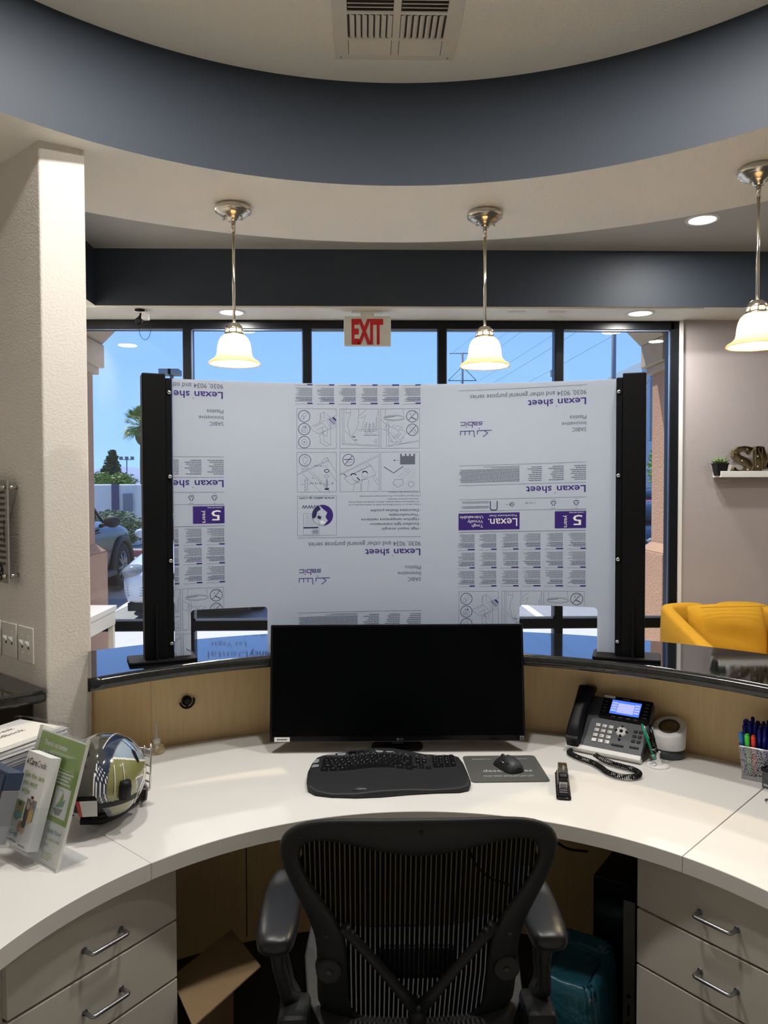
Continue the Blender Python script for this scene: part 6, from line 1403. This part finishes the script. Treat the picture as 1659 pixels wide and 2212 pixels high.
for i, (x, y, z_, m_, lb) in enumerate(((-1.062, 2.250, 0, 'darkgrey', 'dark grey binder lying on the worktop under the navy binder'), (-1.060, 2.255, .0275, 'navybox', 'thin navy binder lying just below the letter tray'))):
    q = thing('ring_binder', lb, 'binder', (x, y, DZ + z_), TRZ + R(2 * i)); a = MB(); hh = .027; a.box(-.14, .14, -.118, .10, 0, .002); a.box(-.14, .14, -.118, .10, hh - .002, hh); a.box(-.14, .14, .098, .10, .0022, hh - .0022); a.build('cover', m_, q); a = MB(); a.box(-.138, .136, -.114, .096, .003, hh - .003, 0); a.build('pages', 'paper', q)

# ================================================================== UNDER THE DESK
t = thing('computer_tower', 'black computer tower with a grey strip beside the right drawer cabinet', 'computer', (.775, 2.03, .05), R(-35.2))
a = MB(); a.box(-.165, -.005, .0, .40, 0, .46); a.build('case', 'blackgloss', t, bevel=.004)
a = MB(); a.box(-.078, -.046, -.004, .0, .05, .415); a.build('front_strip', 'greystrip', t)
a = MB(); a.cyl((-.062, -.004, .15), (-.062, -.007, .15), .006, n=14); a.box(-.066, -.058, -.0055, -.004, .095, .125); a.box(-.066, -.058, -.0055, -.004, .07, .078); a.build('ports', 'black', t)
a = MB(); a.box(-.155, -.140, -.002, .0, .13, .165); a.build('sticker', 'paper', t)
t2 = thing('plinth_block', 'low dark block under the computer tower', 'block', (.775, 2.03, 0), R(-35.2)); a = MB(); a.box(-.16, -.01, .02, .38, 0, .049); a.build('block', 'black', t2)
t = thing('waste_bin', 'beige waste bin with a blue bag beside the computer tower', 'waste bin', (.566, 2.035, 0), R(-35))
a = MB(); a.loft([[(sx * w_, sy * d_, z_) for sx, sy in ((-1, -1), (1, -1), (1, 1), (-1, 1))] for z_, w_, d_ in ((0, .060, .075), (.30, .078, .100))], 0, False, True); a.build('bin_body', 'beigebin', t, bevel=.01)
a = MB(); rings = []
for k, (z_, e_) in enumerate(((.10, .010), (.16, .016), (.22, .016), (.285, .010), (.315, .004), (.318, -.006), (.300, -.02))):
    rg = []
    for i in range(64):
        q = 2 * pi * i / 64; w_ = .074 + e_ + .004 * sin(i * 1.9 + k) + .003 * sin(i * 4.1 + k * 2); d_ = .096 + e_ + .004 * sin(i * 2.3 + k); rg.append((w_ * (abs(cos(q)) ** .3) * (1 if cos(q) > 0 else -1), d_ * (abs(sin(q)) ** .3) * (1 if sin(q) > 0 else -1), z_ + .012 * sin(i * 1.3) * (k == 0) + .03 * max(0, sin(q)) * (k >= 3)))
    rings.append(rg)
a.loft(rings, 0, True, True); a.build('bag_liner', 'bagblue', t)
t = thing('cardboard_box', 'open cardboard box with its flap up between the left drawer cabinet and the chair', 'cardboard box', (0, 0, 0))
Bc, Cc, Dc = Vector((-.383, 2.154, .35)), Vector((-.279, 1.991, .345)), Vector((-.409, 1.780, .335)); Ac = Bc + (Dc - Cc) * .93
a = MB(); n_ = Vector((0, 0, .004)); a.loft([[tuple(p) for p in (Ac, Bc, Cc, Dc)], [tuple(p + n_) for p in (Ac, Bc, Cc, Dc)]], 0, False, True); a.build('flap', 'cardboard', t)
a = MB(); lo = [(Ac.x + .02, Ac.y + .04), (Bc.x, Bc.y), (Bc.x + .10, Bc.y + .07), (-.37, 2.30)]; lo = [(-.45, 2.0), (-.41, 2.12), (-.37, 2.10), (-.41, 1.98)]
a.prism(lo, 0, .33, 0); a.build('box_body', 'cardboard', t)
for pts, lb in (([(.36, 2.70, .70), (.37, 2.69, .5), (.36, 2.66, .35), (.40, 2.60, .28), (.50, 2.56, .25)], 'black cable hanging behind the chair, nearer the middle'), ([(.72, 2.45, .42), (.66, 2.50, .41), (.60, 2.54, .45), (.59, 2.55, .51), (.62, 2.53, .54), (.68, 2.49, .52), (.73, 2.44, .46)], 'black cable looped beside the computer tower')):
    a = MB(); a.tube(spline(pts, 8), .0045, 8); tag(a.build('power_cable', 'black'), lb, 'cable')

# ================================================================== OFFICE CHAIR (seen from behind)
t = thing('office_chair', 'black mesh office chair seen from behind at the desk', 'chair', (.105, 1.72, 0))
def bp(x, z_, off=0.0):       # point on the curved, leaning backrest; +off moves towards the camera
    y = 1.45 + (.96 - z_) * .283 - 1.72 + x * x * .55
    if z_ < .60: y += (.60 - z_) * .25
    return Vector((x, y - off, z_))
outer = [(-.001, .976), (-.079, .974), (-.150, .971), (-.200, .964), (-.235, .950), (-.258, .930), (-.269, .908), (-.270, .880), (-.262, .845), (-.248, .807), (-.230, .765), (-.214, .725), (-.204, .685), (-.202, .650), (-.203, .600), (-.205, .540), (-.207, .476), (-.150, .42), (-.001, .40)]
inner = [(.001, .890), (-.046, .893), (-.100, .906), (-.150, .917), (-.185, .921), (-.210, .915), (-.225, .901), (-.230, .880), (-.226, .855), (-.212, .822), (-.192, .790), (-.170, .755), (-.152, .722), (-.142, .690), (-.138, .640), (-.138, .560), (-.140, .480), (-.10, .455), (.0, .445)]
outer = [(x * 1.03, z_) for x, z_ in outer]; inner = [(x * 1.03, z_) for x, z_ in inner]
OL = outer + [(-x, z_) for x, z_ in reversed(outer[1:-1])]; IL = inner + [(-x, z_) for x, z_ in reversed(inner[1:-1])]
a = MB(); rings = []
for (xo, zo), (xi, zi) in zip(OL, IL):
    rg = []
    for k in range(12):
        q = 2 * pi * k / 12; c_, s_ = cos(q), sin(q); f_ = .5 + .5 * (abs(c_) ** .7) * (1 if c_ > 0 else -1); x, z_ = xi + (xo - xi) * f_, zi + (zo - zi) * f_; rg.append(tuple(bp(x, z_, .013 * (abs(s_) ** .8) * (1 if s_ > 0 else -1) + .006)))
    rings.append(rg)
rings.append(rings[0]); a.loft(rings, 0, True, False); fr_ = a.build('back_frame', 'chairblack', t, sub=1)
for (x, z_) in ((0, .949), (-.232, .928), (.235, .930), (-.185, .70), (.185, .70)):
    b_ = MB(); p = bp(x, z_, .019); b_.cyl(p, p + Vector((0, -.0015, 0)), .0045, .004, 12); b_.build('screw_hole', 'blackgloss', fr_)
a = MB()      # woven pellicle
def mesh_x(z_):
    pr = [(z2, -x2) for x2, z2 in inner[7:]]; pr = sorted(pr)
    for (za, xa), (zb, xb) in zip(pr, pr[1:]):
        if za <= z_ <= zb: return xa + (xb - xa) * (z_ - za) / max(zb - za, 1e-6)
    return .226
rw = []
for k in range(25):
    z_ = .45 + (.90 - .45) * k / 24; hw = mesh_x(z_) + .006; rw.append([tuple(bp(hw * (2 * i / 24 - 1), z_ + (0 if k < 24 else 0), .003)) for i in range(25)])
# rows above the dip of the frame follow its lower edge
for k, z_ in enumerate((.908, .918)):
    rw.append([tuple(bp(.224 * (2 * i / 24 - 1), z_ , .003)) for i in range(25)])
for i in range(len(rw) - 1):
    for j in range(24):
        p = [rw[i][j], rw[i][j + 1], rw[i + 1][j + 1], rw[i + 1][j]]; a.add(p, [(0, 1, 2, 3)], 0, True)
a.build('back_mesh', 'pellicle', t)
a = MB()      # V-shaped brace with stem
for s_ in (-1, 1): a.tube([bp(s_ * .152, .728, .018), bp(s_ * .120, .692, .026), bp(s_ * .075, .640, .034), bp(s_ * .03, .576, .040), bp(s_ * .006, .540, .042)], [.012, .0105, .010, .012, .016], 10)
a.tube([bp(0, .555, .040), bp(0, .50, .042), bp(0, .40, .035), (0, .0, .38)], [.014, .019, .026, .03], 12); a.build('spine_brace', 'chairblack', t)
a = MB(); a.X = Matrix.Identity(4); rr_ = [[tuple(bp(x, z_, -.022 + .0 * k)) for x, z_ in ((-.075, .648), (.075, .648), (.085, .625), (.070, .560), (-.070, .560), (-.085, .625))] for k in (0,)]
rr_.append([(p[0], p[1] + .02, p[2]) for p in rr_[0]]); a.loft(rr_, 0, False, True); a.build('lumbar_pad', 'blackgloss', t, bevel=.006)
for s_ in (-1, 1):
    a = MB(); rings = []
    for k, (y, w_, h0, h1) in enumerate(((-.175, .018, .668, .684), (-.168, .032, .652, .690), (-.145, .041, .646, .697), (-.09, .0445, .652, .700), (.0, .0445, .664, .700), (.07, .041, .668, .698), (.115, .034, .670, .694), (.130, .020, .676, .688))):
        cx = s_ * .283 - .010; c2 = (h0 + h1) / 2; rings.append([(cx + w_ * (abs(cos(q)) ** .75) * (1 if cos(q) > 0 else -1), y - .02, c2 + (h1 - h0) / 2 * (abs(sin(q)) ** .75) * (1 if sin(q) > 0 else -1)) for q in [2 * pi * i / 20 for i in range(20)]])
    a.loft(rings, 0, True, True); a.build('armrest_pad', 'armpad', t, sub=1)
    a = MB(); a.tube([((s_ * .283 - .01), -.135, .655), ((s_ * .280 - .01), -.130, .60), (s_ * .275, -.120, .53), (s_ * .255, -.10, .50)], [.018, .014, .014, .016], 10); a.tube([((s_ * .283 - .01), -.06, .665), ((s_ * .280 - .01), -.06, .60), (s_ * .275, -.07, .53), (s_ * .255, -.09, .50)], [.014, .010, .012, .016], 10)
    a.box(*sorted((s_ * .225, s_ * .290)), -.175, -.08, .40, .515); a.build('arm_support', 'chairblack', t, bevel=.012)
    a = MB(); a.cyl((s_ * .255, -.178, .475), (s_ * .255, -.172, .475), .010, n=12); a.box(*sorted((s_ * .243, s_ * .263)), -.186, -.173, .40, .468); a.build('height_lever', 'blackgloss', t, bevel=.002)
    a = MB(); a.cyl(bp(s_ * .182, .618, .0), bp(s_ * .182, .618, .028), .030, .026, 24); pv_ = a.build('pivot_mount', 'chairblack', t, bevel=.003); b_ = MB(); b_.lathe([(.0001, 0), (.008, 0), (.0075, .003), (.0001, .004)], bp(s_ * .182, .616, .028), (0, -1, 0), 12); b_.build('pivot_screw', 'darkgrey', pv_)
a = MB(); rings = []
for k, (y, w_, z_) in enumerate(((-.20, .15, .395), (-.17, .19, .43), (-.08, .235, .455), (.05, .25, .465), (.18, .245, .46), (.26, .22, .44), (.28, .19, .42))): rings.append([(w_ * cos(q), y, z_ + .014 * sin(q) + .045 * (abs(cos(q)) ** 4)) for q in [2 * pi * i / 28 for i in range(28)]])
a.loft(rings, 0, True, True); a.build('seat', 'seatgrey', t)
a = MB(); a.cyl((0, .05, .11), (0, .05, .43), .030, n=20); a.box(-.12, .12, -.05, .16, .36, .43); a.build('gas_column', 'chairblack', t, bevel=.01)
for k in range(5):
    q = R(90 + 72 * k); a = MB(); d_ = Vector((cos(q), sin(q), 0)); a.tube([Vector((0, .05, .12)), Vector((0, .05, .115)) + d_ * .15, Vector((0, .05, .085)) + d_ * .30], [.034, .026, .018], 8); lg_ = a.build('base_leg', 'chairblack', t)
    b_ = MB(); c_ = Vector((0, .05, .030)) + d_ * .31; n_ = Vector((-d_.y, d_.x, 0)); b_.cyl(c_ - n_ * .026, c_ + n_ * .026, .030, n=16); b_.build('caster', 'black', lg_)
